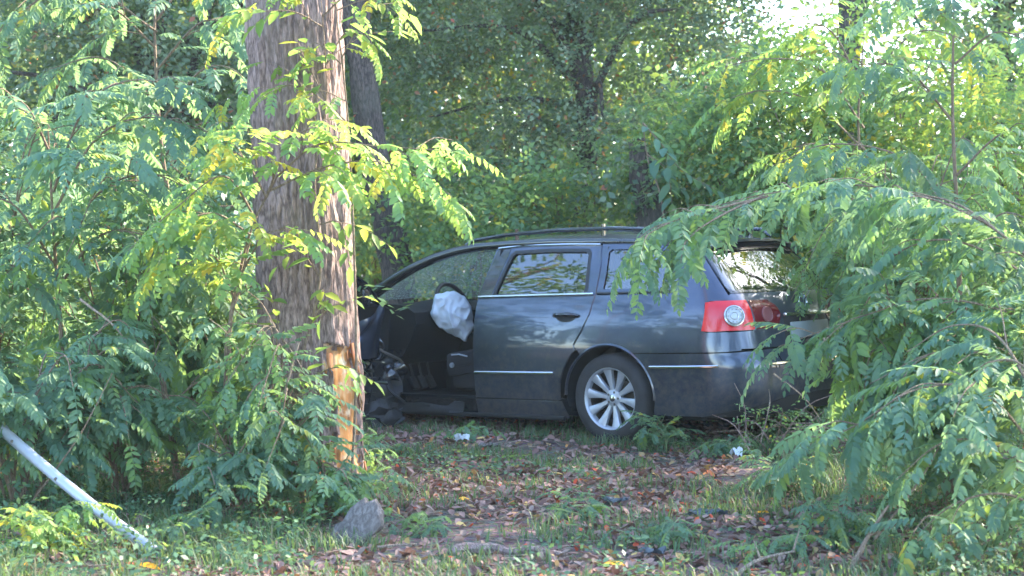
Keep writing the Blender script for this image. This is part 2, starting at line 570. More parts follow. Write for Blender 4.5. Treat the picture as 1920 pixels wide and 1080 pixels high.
def panel(name, loops, mat, parent, sides=(-1,), off=0.0, flange=0.018, du=0.06, dz=0.045, origin=(XO, 0, 0), post=None, thick=None):
    """loops in (u,z): outer outline first, then holes. Mapped on the body surface with turned-in edges"""
    bm = bmesh.new()
    edges = []
    allp = []
    for lp in loops:
        lp = dense(lp)
        vs = [bm.verts.new((p[0], p[1], 0)) for p in lp]
        allp += lp
        for i in range(len(vs)):
            edges.append(bm.edges.new((vs[i], vs[(i + 1) % len(vs)])))
    bmesh.ops.triangle_fill(bm, use_beauty=True, edges=edges)
    us = [p[0] for p in allp]; zs = [p[1] for p in allp]
    u = min(us) + du
    while u < max(us):
        bmesh.ops.bisect_plane(bm, geom=bm.verts[:] + bm.edges[:] + bm.faces[:], plane_co=(u, 0, 0), plane_no=(1, 0, 0), dist=1e-5)
        u += du
    z = min(zs) + dz
    while z < max(zs):
        bmesh.ops.bisect_plane(bm, geom=bm.verts[:] + bm.edges[:] + bm.faces[:], plane_co=(0, z, 0), plane_no=(0, 1, 0), dist=1e-5)
        z += dz
    bm.verts.index_update()
    base = [(v.co.x, v.co.y) for v in bm.verts]
    faces = [[v.index for v in f.verts] for f in bm.faces]
    bound = [(e.verts[0].index, e.verts[1].index) for e in bm.edges if len(e.link_faces) == 1 and not (e.verts[0].co.x > 5.895 and e.verts[1].co.x > 5.895)]
    bm.free()
    V, F, NR = [], [], []
    for s in sides:
        b = len(V)
        for (uu, zz) in base:
            n = BN(uu, zz, s)
            if uu > 5.895: n = Vector((n.x, 0, n.z)).normalized()
            p = BM(uu, zz, s) + n * off
            if post: p = post(p)
            V.append(p); NR.append(n)
        fa = BM(*base[faces[0][0]], s)
        for f in faces:
            a, c, d = V[b + f[0]], V[b + f[1]], V[b + f[2]]
            g = (c - a).cross(d - a)
            ff = [b + i for i in f]
            if g.dot(NR[b + f[0]]) < 0: ff.reverse()
            F.append(ff)
        if flange:
            idx = {}
            for (i, j) in bound:
                for k in (i, j):
                    if k not in idx:
                        n = NR[b + k]
                        idx[k] = (len(V), len(V) + 1)
                        V.append(V[b + k].copy()); NR.append(n)
                        V.append(V[b + k] - n * flange); NR.append(n)
                F.append([idx[i][0], idx[j][0], idx[j][1], idx[i][1]])
            if thick:
                for f in faces:
                    pass
    VV = np.array([tuple(p - Vector(origin)) for p in V], dtype=np.float32)
    me = np_mesh(name, VV, F, mat, True)
    try:
        me.normals_split_custom_set_from_vertices([tuple(n) for n in NR])
    except Exception as ex:
        print('normals', ex)
    return link(name, me, parent)


def strip(name, pts, w, h, mat, parent, side=-1, off=0.004, origin=(XO, 0, 0)):
    """moulding that follows the body along (u,z) points; w tall, h proud"""
    mb = MB()
    ring = []
    P2 = []
    for i in range(len(pts) - 1):
        n = max(1, int(math.hypot(pts[i+1][0] - pts[i][0], pts[i+1][1] - pts[i][1]) / 0.06))
        for k in range(n):
            t = k / n
            P2.append((pts[i][0] + (pts[i+1][0] - pts[i][0]) * t, pts[i][1] + (pts[i+1][1] - pts[i][1]) * t))
    P2.append(pts[-1])
    V, F = [], []
    for i, (u, z) in enumerate(P2):
        a = P2[max(0, i - 1)]; b = P2[min(len(P2) - 1, i + 1)]
        t = (BM(b[0], b[1], side) - BM(a[0], a[1], side)).normalized()
        n = BN(u, z, side)
        c = t.cross(n).normalized()
        p = BM(u, z, side) + n * off
        V += [p - c * w / 2 - n * .01, p - c * w / 2 + n * h * .6, p - c * w * .25 + n * h, p + c * w * .25 + n * h, p + c * w / 2 + n * h * .6, p + c * w / 2 - n * .01]
    k = 6
    for i in range(len(P2) - 1):
        for j in range(k - 1):
            F.append((i * k + j, i * k + j + 1, (i + 1) * k + j + 1, (i + 1) * k + j))
    F.append(tuple(range(k))); F.append(tuple(reversed(range((len(P2) - 1) * k, len(P2) * k))))
    mb.add(V, F)
    return mb.build(name, mat, parent, origin=origin)


CAR_YAW = R(-39)
CAR_PITCH = R(-2.1)
# outer face of the near rear wheel stands at this spot
wheel_spot = P(1143, 833, 12.0)
_rot = Euler((0, CAR_PITCH, CAR_YAW)).to_matrix()
car_loc = Vector((wheel_spot.x, 12.0, 0.0)) - _rot @ Vector((0, -0.905, 0))
car_loc.z = -0.005
car = empty('car', car_loc, (0, CAR_PITCH, CAR_YAW))
tag(car, 'crashed dark grey estate car, driver door open, white airbag hanging, beside the trunk', 'car')


def cb(mb, name, mats, parent=None, smooth=True, origin=(XO, 0, 0)):
    return mb.build(name, mats, parent or car, smooth, origin)


ARCH = .375
AXF, AXR, AZ = .96, 3.67, .33
# outlines -----------------------------------------------------------
def zbelt(x): return interp(x, [1.3, 2.42, 3.5, 4.4], [1.005, 1.035, 1.045, 1.05])
def zroof(x): return interp(x, [1.35, 1.75, 2.2, 2.75, 3.5, 4.1, 4.35], [1.03, 1.24, 1.40, 1.43, 1.415, 1.385, 1.36])

# rear door, left and right
for s, lab in ((-1, None), (1, None)):
    door_out = [(2.445, .30), (2.445, 1.035), (2.50, 1.40), (2.75, 1.418), (3.2, 1.412), (3.47, 1.402), (3.515, 1.25), (3.525, 1.06), (3.50, .92), (3.44, .80), (3.375, .70)] + \
               arc(AXR, AZ, .435, 131, 176, 8) + [(3.235, .30)]
    hole = [(2.60, 1.062), (2.675, 1.345), (2.70, 1.365), (3.0, 1.372), (3.36, 1.362), (3.385, 1.34), (3.43, 1.10), (3.425, 1.062)]
    d = panel('rear_door', [door_out, hole], M['paint'], car, (s,))
    # black pillar trim and window
    panel('window_glass', [[(2.585, 1.045), (2.66, 1.355), (2.69, 1.378), (3.0, 1.385), (3.37, 1.375), (3.40, 1.35), (3.445, 1.10), (3.44, 1.045)]], M['glass'], d, (s,), off=-.012, flange=0)
    panel('window_seal', [[(2.578, 1.045), (2.655, 1.36), (2.69, 1.385), (3.0, 1.392), (3.375, 1.382), (3.405, 1.355), (3.452, 1.10), (3.448, 1.045)],
                          [(2.605, 1.066), (2.68, 1.343), (2.702, 1.361), (3.0, 1.368), (3.357, 1.358), (3.381, 1.338), (3.425, 1.10), (3.42, 1.066)]], M['black_trim'], d, (s,), off=.002, flange=.02)
    panel('pillar_cover', [[(2.452, 1.06), (2.515, 1.392), (2.64, 1.398), (2.572, 1.06)]], M['black_paint'], d, (s,), off=.004, flange=.008)
    strip('belt_moulding', [(2.45, 1.046), (3.0, 1.052), (3.515, 1.056)], .020, .012, M['chrome'], d, s)
    strip('door_moulding', [(2.46, .488), (3.0, .492), (3.20, .494)], .020, .014, M['chrome'], d, s)
    # handle: recessed bowl and grip
    panel('handle_bowl', [arc(3.30, .895, .085, 0, 360, 20, .036)[:-1]], M['black_trim'], d, (s,), off=.002, flange=.004)
    mb = MB()
    c = [BM(u, .905, s) + BN(u, .905, s) * h for u, h in ((3.195, .004), (3.22, .03), (3.27, .036), (3.34, .036), (3.385, .03), (3.41, .004))]
    mb.tube(c, [.012, .014, .016, .016, .014, .012], 8)
    mb.build('door_handle', M['black_paint'], d, origin=(XO, 0, 0))
    # sill, arch lips
    panel('sill', [[(2.44, .165), (2.44, .287), (3.235, .287)] + [(3.27, .20), (3.29, .165)]], M['paint'], car, (s,), off=-.006)
    panel('door_step', [[(1.36, .165), (1.36, .285), (2.43, .287), (2.432, .165)]], M['black_paint'], car, (s,), off=-.01)
    strip('sill_edge', [(1.40, .17), (2.4, .168), (3.26, .168)], .03, .012, M['black_trim'], car, s)

# rear quarter panels --------------------------------------------------
for s in (-1, 1):
    q = [(3.535, 1.06), (3.525, 1.25), (3.48, 1.412), (3.8, 1.402), (SX(4.1, 1.38), 1.383), (SX(4.235, 1.36), 1.36)]
    # rear edge runs down beside the glass to the lamp
    for z in (1.30, 1.22, 1.14, 1.08, 1.03): q.append((SX(interp(z, *RZ) - .055, z), z))
    q += [(SX(4.60, 1.0), 1.0), (SX(4.44, 1.0), 1.0), (SX(4.425, .98), .98), (SX(4.43, .80), .80), (SX(4.45, .785), .785)]
    q += [(SX(4.66, .785), .785), (SX(4.66, .70), .70), (SX(4.665, .66), .66)]
    q += [(SX(4.55, .652), .652), (SX(4.2, .648), .648), (4.0, .646)]
    a = arc(AXR, AZ, ARCH, 57, 128, 16)
    q += a
    q += [(3.385, .69), (3.45, .79), (3.51, .915), (3.535, 1.06)][:-1]
    hole = [(3.585, 1.09), (3.58, 1.20), (3.555, 1.352), (3.575, 1.372), (3.8, 1.366), (SX(4.08, 1.345), 1.345), (SX(4.12, 1.325), 1.325), (SX(4.19, 1.18), 1.18), (SX(4.18, 1.12), 1.12), (SX(4.13, 1.09), 1.09)]
    panel('quarter_panel', [q, hole], M['paint'], car, (s,))
    gh = [(3.565, 1.075), (3.56, 1.20), (3.54, 1.365), (3.575, 1.39), (3.8, 1.384), (SX(4.10, 1.36), 1.36), (SX(4.145, 1.335), 1.335), (SX(4.215, 1.18), 1.18), (SX(4.205, 1.105), 1.105), (SX(4.14, 1.072), 1.072)]
    panel('quarter_window', [gh], M['glass'], car, (s,), off=-.010, flange=0)
    strip('window_moulding', [(3.545, 1.058), (3.8, 1.060), (SX(4.16, 1.066), 1.066)], .016, .010, M['black_trim'], car, s)
    # lip round the wheel
    mb = MB()
    pts, = [[BM(u, z, s) + BN(u, z, s) * .002 for u, z in arc(AXR, AZ, ARCH - .004, -2, 178, 30)]]
    mb.tube(pts, .011, 6)
    cb(mb, 'wheel_arch_lip', M['paint'])
    # arch liner: dark half drum
    mb = MB()
    prof = []
    for i in range(25):
        an = R(-12 + 204 * i / 24)
        prof.append((AXR + (ARCH + .0) * math.cos(an), AZ + (ARCH + .0) * math.sin(an)))
    V, F = [], []
    for (x, z) in prof:
        V += [Vector((x, s * (abs(BM(x, max(z, .2), s).y) - .01), z)), Vector((x, s * .58, z))]
    for i in range(24): F.append((2 * i, 2 * i + 1, 2 * i + 3, 2 * i + 2))
    n = len(V)
    V.append(Vector((AXR, s * .58, AZ)))
    for i in range(24): F.append((n, 2 * i + 1, 2 * i + 3))
    mb.add(V, F)
    cb(mb, 'arch_liner', M['underbody'])

# panel between arch and bumper + bumper -------------------------------
for_b = arc(AXR, AZ, ARCH, 54, -14, 16)
bump = [(4.0, .640)] + [(SX(4.3, .642), .642), (SX(4.6, .646), .646), (SX(4.66, .648), .648)] + [(4.9, .655), (5.3, .66), (5.9, .662), (5.9, .235), (5.3, .232), (4.9, .222), (SX(4.5, .215), .215), (4.06, .215)]
bump = [p for p in reversed(bump)]
bump = [(4.04, .215)] + bump[1:-1] + [(3.895, .640)] + [p for p in for_b if p[1] < .635]
bump[-1] = (bump[-1][0], max(.225, bump[-1][1]))
panel('rear_bumper', [bump], M['paint'], car, (-1, 1), off=.006)
for s in (-1, 1):
    strip('bumper_moulding', [(4.02, .548), (SX(4.3, .552), .552), (SX(4.55, .558), .558)], .020, .014, M['chrome'], car, s, off=.01)
    strip('rear_moulding', [(RY(.62, .56), .56), (5.3, .562), (5.6, .562)], .018, .012, M['chrome'], car, s, off=.01)
panel('lower_valance', [[(SX(4.4, .22), .215), (4.9, .215), (5.9, .225), (5.9, .34), (5.3, .335), (4.95, .30), (SX(4.62, .28), .26)]], M['black_trim'], car, (-1, 1), off=.012)

# tail gate -------------------------------------------------------------
tg = [(RY(.735, .672), .672), (RY(.735, .78), .78), (RY(.70, .79), .79)]
tg = [(RY(.74, .672), .672)]
tg += [(RY(.74, .785), .785), (RY(.60, .79), .79), (RY(.60, .985), .985), (RY(.77, 1.005), 1.005)]
for z in (1.05, 1.10, 1.18, 1.26, 1.34): tg.append((SX(interp(z, *RZ) - .045, z), z))
tg += [(RY(.50, 1.385), 1.385), (5.3, 1.40), (5.9, 1.405), (5.9, .672)]
gl = [(RY(.69, 1.075), 1.075), (RY(.655, 1.16), 1.16), (RY(.60, 1.30), 1.30), (RY(.565, 1.335), 1.335), (5.2, 1.352), (5.9, 1.357), (5.9, 1.045), (5.3, 1.045), (RY(.66, 1.05), 1.05)]
# glass is laid over the gate as its own black-edged pane, the gate has no hole at the centre seam
gate_low = [p for p in tg if p[1] < 1.04]
low = [(RY(.74, .672), .672), (RY(.74, .785), .785), (RY(.60, .79), .79), (RY(.60, .985), .985), (RY(.77, 1.005), 1.005), (SX(interp(1.04, *RZ) - .04, 1.04), 1.04), (5.3, 1.04), (5.9, 1.04), (5.9, .672)]
gate = panel('tailgate', [low], M['paint'], car, (-1, 1), off=.002)
fr_out = [(SX(interp(1.046, *RZ) - .04, 1.046), 1.046)] + [(SX(interp(z, *RZ) - .045, z), z) for z in (1.10, 1.18, 1.26, 1.34)] + [(RY(.50, 1.385), 1.385), (5.3, 1.40), (5.9, 1.405), (5.9, 1.352), (5.2, 1.347), (RY(.55, 1.33), 1.33), (RY(.60, 1.29), 1.29), (RY(.655, 1.16), 1.16), (RY(.685, 1.085), 1.085), (RY(.66, 1.062), 1.062), (5.3, 1.06), (5.9, 1.06), (5.9, 1.046), (5.3, 1.046)]
panel('window_frame', [fr_out], M['black_paint'], gate, (-1, 1), off=.002)
panel('rear_window', [[(RY(.69, 1.055), 1.055), (RY(.665, 1.16), 1.16), (RY(.61, 1.30), 1.30), (RY(.56, 1.34), 1.34), (5.2, 1.357), (5.9, 1.362), (5.9, 1.05), (5.3, 1.05)]], M['glass'], gate, (-1, 1), off=-.006, flange=0)
# plate recess, plate, handle bar, emblem
panel('plate_recess', [[(5.36, .70), (5.40, .865), (5.9, .87), (5.9, .70)]], M['black_trim'], gate, (-1, 1), off=.004, flange=.004)
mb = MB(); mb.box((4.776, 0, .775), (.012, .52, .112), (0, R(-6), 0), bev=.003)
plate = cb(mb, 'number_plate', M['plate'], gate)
mb = MB(); mb.box((4.7785, -.235, .775), (.006, .045, .108), (0, R(-6), 0))
cb(mb, 'plate_band', M['plate_blue'], gate)
mb = MB(); mb.box((4.755, 0, .885), (.03, .62, .026), (0, R(-4), 0), bev=.008)
cb(mb, 'plate_light_bar', M['chrome'], gate)
mb = MB()
ec = Vector((4.722, 0, .965))
ring = [ec + Vector((.004 - .0 * 1, .055 * math.cos(a), .055 * math.sin(a))) for a in [2 * math.pi * i / 28 for i in range(29)]]
mb.tube(ring, .005, 6)
for pts in ([(-.028, .043), (0, .004), (.028, .043)], [(-.048, .018), (-.024, -.044), (0, -.004), (.024, -.044), (.048, .018)]):
    mb.tube([ec + Vector((.004, y, z)) for y, z in pts], .0045, 6)
cb(mb, 'emblem', M['chrome'], gate)
# rear wiper
mb = MB()
mb.tube([(4.60, 0, 1.06), (4.585, -.15, 1.085), (4.56, -.40, 1.10)], [.011, .008, .005], 6)
mb.tube([(4.575, -.12, 1.082), (4.56, -.42, 1.10)], .007, 5)
cb(mb, 'rear_wiper', M['black_trim'], gate)

# tail lamps --------------------------------------------------------------
for s in (-1, 1):
    o = [(SX(4.43, .795), .795), (SX(4.435, .985), .985), (SX(4.50, .994), .994)]
    o += [(RY(y, .994 - .0 * y), .994) for y in (.80, .72, .61)]
    o += [(RY(y, .795), .795) for y in (.61, .72, .80)] + [(SX(4.50, .790), .790)]
    lamp = panel('tail_light', [o], M['red'], car, (s,), off=.006, flange=.03)
    i_ = [(RY(y, .99), .99) for y in (.592, .50, .40)] + [(RY(.34, .95), .95), (RY(.31, .89), .89), (RY(.34, .83), .83)] + [(RY(y, .798), .798) for y in (.42, .50, .592)]
    panel('gate_lamp', [i_], M['shaded_red'], gate, (s,), off=.006, flange=.02)
    # round lamps seen behind the lens
    uc = RY(.745, .892)
    def disc(name, r0, r1, mat, off, par, uc=uc, zc=.892, n=28, st=None):
        c = BM(uc, zc, s); nn = BN(uc, zc, s)
        ax = Vector((0, 0, 1)).cross(nn).normalized(); ay = nn.cross(ax).normalized()
        V, F = [], []
        for r, h in ((r0, off), (r0 * .98, off + .006), (r1 + .004, off + .008), (r1, off + .002)):
            for k in range(n):
                a = 2 * math.pi * k / n
                V.append(c + ax * r * math.cos(a) + ay * r * math.sin(a) + nn * h)
        for i in range(3):
            for k in range(n): F.append((i*n + k, i*n + (k+1) % n, (i+1)*n + (k+1) % n, (i+1)*n + k))
        F.append(tuple(range(3 * n, 4 * n)))
        b = MB(); b.add(V, F)
        return cb(b, name, mat, par)
    disc('reflector_ring', .074, .060, M['lens'], .012, lamp)
    disc('reflector', .058, .05, M['lens_dark'], .018, lamp)
    disc('indicator_lens', .030, .020, M['lens_dark'], .020, lamp)
    disc('round_lamp', .055, .045, M['shaded_lamp'], .007, gate, uc=RY(.46, .892))
    # little facets in the reflector
    b = MB(); c = BM(uc, .892, s); nn = BN(uc, .892, s)
    ax = Vector((0, 0, 1)).cross(nn).normalized(); ay = nn.cross(ax).normalized()
    for k in range(10):
        a = 2 * math.pi * k / 10
        q0 = c + nn * .028 + (ax * math.cos(a) + ay * math.sin(a)) * .044
        b.tube([q0 - nn * .004 - (ax * math.sin(a) - ay * math.cos(a)) * .006, q0 - nn * .004 + (ax * math.sin(a) - ay * math.cos(a)) * .006], .003, 5)
    cb(b, 'reflector_facets', M['lens'], lamp)

# roof ---------------------------------------------------------------------
mb = MB()
xs = [2.0 + (4.26 - 2.0) * i / 40 for i in range(41)]
ny = 24
V, F = [], []
for x in xs:
    zg = zroof(x) if x > 2.2 else interp(x, [1.9, 2.2], [1.36, 1.40])
    w = abs(BM(min(x, 4.0), zg, -1).y) + .002
    top = interp(x, [2.0, 2.3, 2.9, 3.6, 4.1, 4.26], [1.435, 1.482, 1.510, 1.500, 1.455, 1.430])
    for j in range(ny + 1):
        t = -1 + 2 * j / ny
        V.append(Vector((x, t * w, zg + (top - zg) * (1 - abs(t) ** 3.2))))
for i in range(40):
    for j in range(ny):
        a = i * (ny + 1) + j
        F.append((a, a + 1, a + ny + 2, a + ny + 1))
mb.add(V, F)
cb(mb, 'roof', M['paint'])
# spoiler over the rear glass
mb = MB(); V, F = [], []
for j in range(ny + 1):
    t = -1 + 2 * j / ny
    w = .60
    xe = 4.40 - .05 * t * t; zt = 1.432 - .05 * abs(t) ** 3
    V += [Vector((4.18, t * w, zt + .006)), Vector((4.28, t * w, zt + .004)), Vector((xe, t * w * .99, zt - .012)), Vector((xe - .003, t * w * .99, zt - .030)), Vector((4.24, t * w * .98, zt - .052))]
for j in range(ny):
    for k in range(4): F.append((j*5+k, j*5+k+1, (j+1)*5+k+1, (j+1)*5+k))
F.append((0, 1, 2, 3, 4)); F.append(tuple(reversed([ny*5 + k for k in range(5)])))
mb.add(V, F)
cb(mb, 'roof_spoiler', M['paint'])
for s in (-1, 1):
    # cant rail (painted band above the doors, front pillar included) and chrome line
    pts = []
    for x in (1.33, 1.5, 1.7, 1.9, 2.1, 2.3, 2.6, 3.0, 3.5, 3.9, 4.15):
        z = interp(x, [1.33, 1.5, 1.7, 1.9, 2.1, 2.3, 2.6, 3.0, 3.5, 3.9, 4.15], [1.09, 1.19, 1.285, 1.355, 1.40, 1.425, 1.436, 1.440, 1.428, 1.412, 1.395])
        y = interp(x, [1.33, 1.6, 2.0, 2.4, 3.0, 3.9, 4.15], [.78, .735, .675, .648, .642, .615, .59])
        pts.append(Vector((x, s * y, z)))
    mb = MB(); mb.tube(pts, [.045, .042, .040, .038, .036, .034, .030, .028, .026, .024, .02], 10)
    cb(mb, 'roof_pillar', M['black_paint'])
    strip('roof_moulding', [(2.52, 1.404), (2.75, 1.420), (3.2, 1.415), (3.47, 1.406)], .014, .010, M['chrome'], car, s)
    # roof rail
    mb = MB()
    rp = [Vector((x, s * y, z)) for x, y, z in ((2.12, .585, 1.445), (2.22, .58, 1.480), (2.5, .575, 1.508), (3.0, .57, 1.528), (3.5, .565, 1.524), (3.9, .555, 1.502), (4.08, .55, 1.495), (4.16, .548, 1.44))]
    mb.tube(rp, [.012, .015, .016, .016, .016, .016, .015, .012], 8)
    for x, y, z in ((2.62, .572, 1.51), (3.42, .566, 1.52), (3.98, .553, 1.485)):
        mb.tube([(x, s * y, z - .05), (x, s * y, z + .04)], .016, 6)
    cb(mb, 'roof_rail', M['black_paint'])

# front of the car: bonnet, wings, bumper, all crumpled ------------------------
def crumple(p):
    k = max(0.0, min(1.0, (1.15 - p.x) / 0.8))
    n = noise.noise_vector(p * 3.1) * .12 * k + noise.noise_vector(p * 8) * .035 * k
    q = p + n
    q.x += .38 * k * k * (1 if p.y < .3 else .5)
    return q
mb = MB(); V, F = [], []
for i in range(29):
    x = .22 + (1.38 - .22) * i / 28
    w = .80 * interp(x, [.2, .5, 1.0, 1.4], [.62, .84, .93, .95])
    zc = interp(x, [.2, .5, 1.0, 1.4], [.66, .80, .95, 1.02])
    for j in range(25):
        t = -1 + 2 * j / 24
        V.append(crumple(Vector((x, t * w, zc - .10 * abs(t) ** 2.5 + .10 * max(0, 1 - abs(x - .75) / .2) * .6))))
for i in range(28):
    for j in range(24):
        a = i * 25 + j; F.append((a, a + 1, a + 26, a + 25))
mb.add(V, F)
cb(mb, 'bonnet', M['paint'])
for s in (-1, 1):
    wing = [(1.40, .29), (1.40, .70), (1.385, .93), (1.30, .985), (1.0, .93), (.6, .84), (.28, .70), (.26, .62), (.60, .62)] + arc(AXF, AZ, ARCH, 130, -5, 18) + [(1.34, .29)]
    wg = panel('front_wing', [wing], M['paint'], car, (s,), post=crumple)
    hl = MB(); hc = crumple(BM(.30, .66, s))
    hl.lathe([(.001, -.03), (.07, -.03), (.09, 0), (.08, .02), (.001, .03)], 18, 'x', hc)
    cb(hl, 'headlight', M['lens'], car)
mb = MB(); V, F = [], []
for i in range(31):
    t = -1 + 2 * i / 30
    for k, z in enumerate((.20, .30, .42, .54, .64)):
        x = .02 + .30 * abs(t) ** 2.6 + (.05 if k in (0, 4) else 0)
        V.append(crumple(Vector((x, t * .84, z))))
for i in range(30):
    for k in range(4):
        a = i * 5 + k; F.append((a, a + 1, a + 6, a + 5))
mb.add(V, F)
cb(mb, 'front_bumper', M['paint'])
# windscreen
mb = MB(); V, F = [], []
for i in range(17):
    t = i / 16
    x = 1.25 + (2.10 - 1.25) * t; z = 1.01 + (1.435 - 1.01) * (t ** .85)
    w = .77 + (.62 - .77) * t
    for j in range(21):
        q = -1 + 2 * j / 20
        V.append(Vector((x - .14 * (1 - q * q) * (1 - t * .5), q * w, z + .02 * (1 - q * q))))
for i in range(16):
    for j in range(20):
        a = i * 21 + j; F.append((a, a + 1, a + 22, a + 21))
mb.add(V, F)
cb(mb, 'windscreen', M['crack_glass'])

# cabin -------------------------------------------------------------------------
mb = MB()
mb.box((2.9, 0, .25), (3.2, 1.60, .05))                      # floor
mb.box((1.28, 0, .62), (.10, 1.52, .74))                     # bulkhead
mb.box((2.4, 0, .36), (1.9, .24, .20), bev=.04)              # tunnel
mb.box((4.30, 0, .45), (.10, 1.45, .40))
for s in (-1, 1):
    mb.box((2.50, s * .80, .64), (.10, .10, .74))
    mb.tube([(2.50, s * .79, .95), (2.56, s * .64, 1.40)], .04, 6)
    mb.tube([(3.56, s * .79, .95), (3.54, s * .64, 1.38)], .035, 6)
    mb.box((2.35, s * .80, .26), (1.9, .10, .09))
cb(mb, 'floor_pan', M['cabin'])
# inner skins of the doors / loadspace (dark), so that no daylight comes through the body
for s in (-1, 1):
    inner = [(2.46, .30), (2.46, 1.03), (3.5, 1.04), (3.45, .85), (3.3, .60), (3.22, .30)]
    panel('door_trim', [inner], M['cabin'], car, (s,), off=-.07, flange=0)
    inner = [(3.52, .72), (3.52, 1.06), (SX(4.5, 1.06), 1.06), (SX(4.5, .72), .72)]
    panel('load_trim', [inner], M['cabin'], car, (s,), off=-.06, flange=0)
# far front door (right side) closed
fd = [(1.42, .30), (1.415, .95), (1.45, 1.02), (2.43, 1.035), (2.435, .30)]
rdoor = panel('front_door', [fd], M['paint'], car, (1,))
panel('door_trim', [fd], M['cabin'], rdoor, (1,), off=-.07, flange=0)
panel('window_glass', [[(1.50, 1.03), (1.75, 1.20), (2.1, 1.355), (2.46, 1.385), (2.43, 1.035)]], M['clear_glass'], rdoor, (1,), off=-.012, flange=0)
strip('belt_moulding', [(1.48, 1.03), (2.43, 1.044)], .020, .012, M['chrome'], rdoor, 1)
mb = MB(); mb.box((1.66, .93, 1.05), (.12, .16, .12), bev=.035)
cb(mb, 'wing_mirror', M['paint'], rdoor)
# headliner
mb = MB(); V, F = [], []
for x in (2.1, 2.5, 3.0, 3.6, 4.1, 4.24):
    for y in (-.60, -.3, 0, .3, .60):
        V.append(Vector((x, y, interp(x, [2.1, 3.0, 4.24], [1.40, 1.445, 1.365]) - .03 * (abs(y) / .6) ** 3)))
for i in range(5):
    for j in range(4):
        a = i * 5 + j; F.append((a, a + 1, a + 6, a + 5))
mb.add(V, F)
cb(mb, 'headliner', M['cabin'])
# dashboard
mb = MB(); V, F = [], []
prof = [(1.25, .98), (1.45, 1.00), (1.62, .985), (1.72, .93), (1.74, .84), (1.68, .72), (1.60, .60), (1.45, .52), (1.30, .50)]
for j in range(13):
    y = -.76 + 1.52 * j / 12
    hood = .05 * max(0, 1 - abs(y + .37) / .24)
    for k, (x, z) in enumerate(prof):
        V.append(Vector((x, y, z + (hood if k in (2, 3) else 0))))
for j in range(12):
    for k in range(8):
        a = j * 9 + k; F.append((a, a + 1, a + 10, a + 9))
F.append(tuple(range(9))); F.append(tuple(reversed([12 * 9 + k for k in range(9)])))
mb.add(V, F)
mb.box((1.80, 0, .58), (.42, .24, .34), bev=.05)
cb(mb, 'dashboard', M['cabin'])
for q in (-.50, -.40, -.30):
    mb = MB(); mb.box((1.46, q, .36), (.03, .07, .11), (0, R(-30), 0), bev=.008); mb.tube([(1.40, q, .60), (1.465, q, .37)], .010, 6)
    cb(mb, 'pedal', M['black_trim'])
mb = MB(); mb.tube([(1.95, 0, .60), (1.92, 0, .76)], .014, 8); mb.box((1.92, 0, .78), (.05, .05, .07), bev=.02)
cb(mb, 'gear_lever', M['black_trim'])
mb = MB(); mb.tube([(2.56, -.70, 1.28), (2.52, -.76, .90), (2.44, -.78, .50), (2.30, -.70, .42)], .012, 5)
cb(mb, 'seat_belt', M['disc'])
# seats
def seat(x, y):
    mb = MB()
    mb.box((x, y, .53), (.52, .50, .16), (0, R(-8), 0), bev=.06)
    mb.box((x, y, .40), (.42, .44, .12), bev=.03)
    for q in (-1, 1):
        mb.box((x, y + q * .22, .58), (.46, .09, .12), (0, R(-8), 0), bev=.035)
    st = mb.build('seat', M['seat'], car, origin=(XO, 0, 0))
    mb = MB()
    mb.box((x + .30, y, .84), (.15, .48, .62), (0, R(17), 0), bev=.06)
    for q in (-1, 1):
        mb.box((x + .28, y + q * .21, .80), (.17, .09, .48), (0, R(17), 0), bev=.04)
    mb.build('seat_back', M['seat'], st, origin=(XO, 0, 0))
    mb = MB()
    mb.box((x + .42, y, 1.25), (.10, .28, .18), (0, R(12), 0), bev=.04)
    for q in (-.07, .07): mb.tube([(x + .38, y + q, 1.10), (x + .41, y + q, 1.20)], .008, 6)
    mb.build('headrest', M['seat'], st, origin=(XO, 0, 0))
    return st
s1 = seat(2.18, -.40)
seat(2.18, .40)
mb = MB(); mb.tube([(2.02, -.675, .60), (2.10, -.680, .605), (2.18, -.675, .59)], .006, 6); mb.tube([(2.02, -.665, .52), (2.02, -.68, .52)], .02, 12)
cb(mb, 'seat_lever', M['alloy'], s1)
mb = MB()
mb.box((3.25, 0, .56), (.50, 1.30, .18), (0, R(-6), 0), bev=.06)
mb.box((3.56, 0, .84), (.14, 1.28, .58), (0, R(20), 0), bev=.06)
rs = cb(mb, 'rear_seat', M['seat'])
for y in (-.42, 0, .42):
    mb = MB(); mb.box((3.68, y, 1.17), (.10, .26, .15), (0, R(12), 0), bev=.04)
    cb(mb, 'headrest', M['seat'], rs)
# steering wheel with column, burst airbag
swc = Vector((1.80, -.38, .975))
tilt = Matrix.Rotation(R(-25), 3, 'Y')
mb = MB()
ring = [swc + tilt @ Vector((0, .175 * math.cos(2*math.pi*i/36), .185 * math.sin(2*math.pi*i/36))) for i in range(37)]
mb.tube(ring, .017, 8, cap=False)
for a in (0, 180, 270):
    mb.tube([swc + tilt @ Vector((-.02, .04 * math.cos(R(a)), .04 * math.sin(R(a)))), swc + tilt @ Vector((0, .185 * math.cos(R(a)), .185 * math.sin(R(a))))], [.024, .014], 6)
mb.tube([swc, swc + tilt @ Vector((-.28, 0, 0))], .05, 10)
sw = cb(mb, 'steering_wheel', M['black_trim'])
hv = Vector((.777, .629, 0)); dv = Vector((.629, -.777, 0))
bagc = Vector((1.88, -.50, .885))
poly = [(-.126, .184), (-.03, .205), (.067, .190), (.165, .085), (.168, -.09), (.105, -.194), (.05, -.165), (-.05, -.11), (-.105, -.085), (-.168, .03)]
pa = sorted((math.atan2(z, h), math.hypot(h, z)) for h, z in poly)
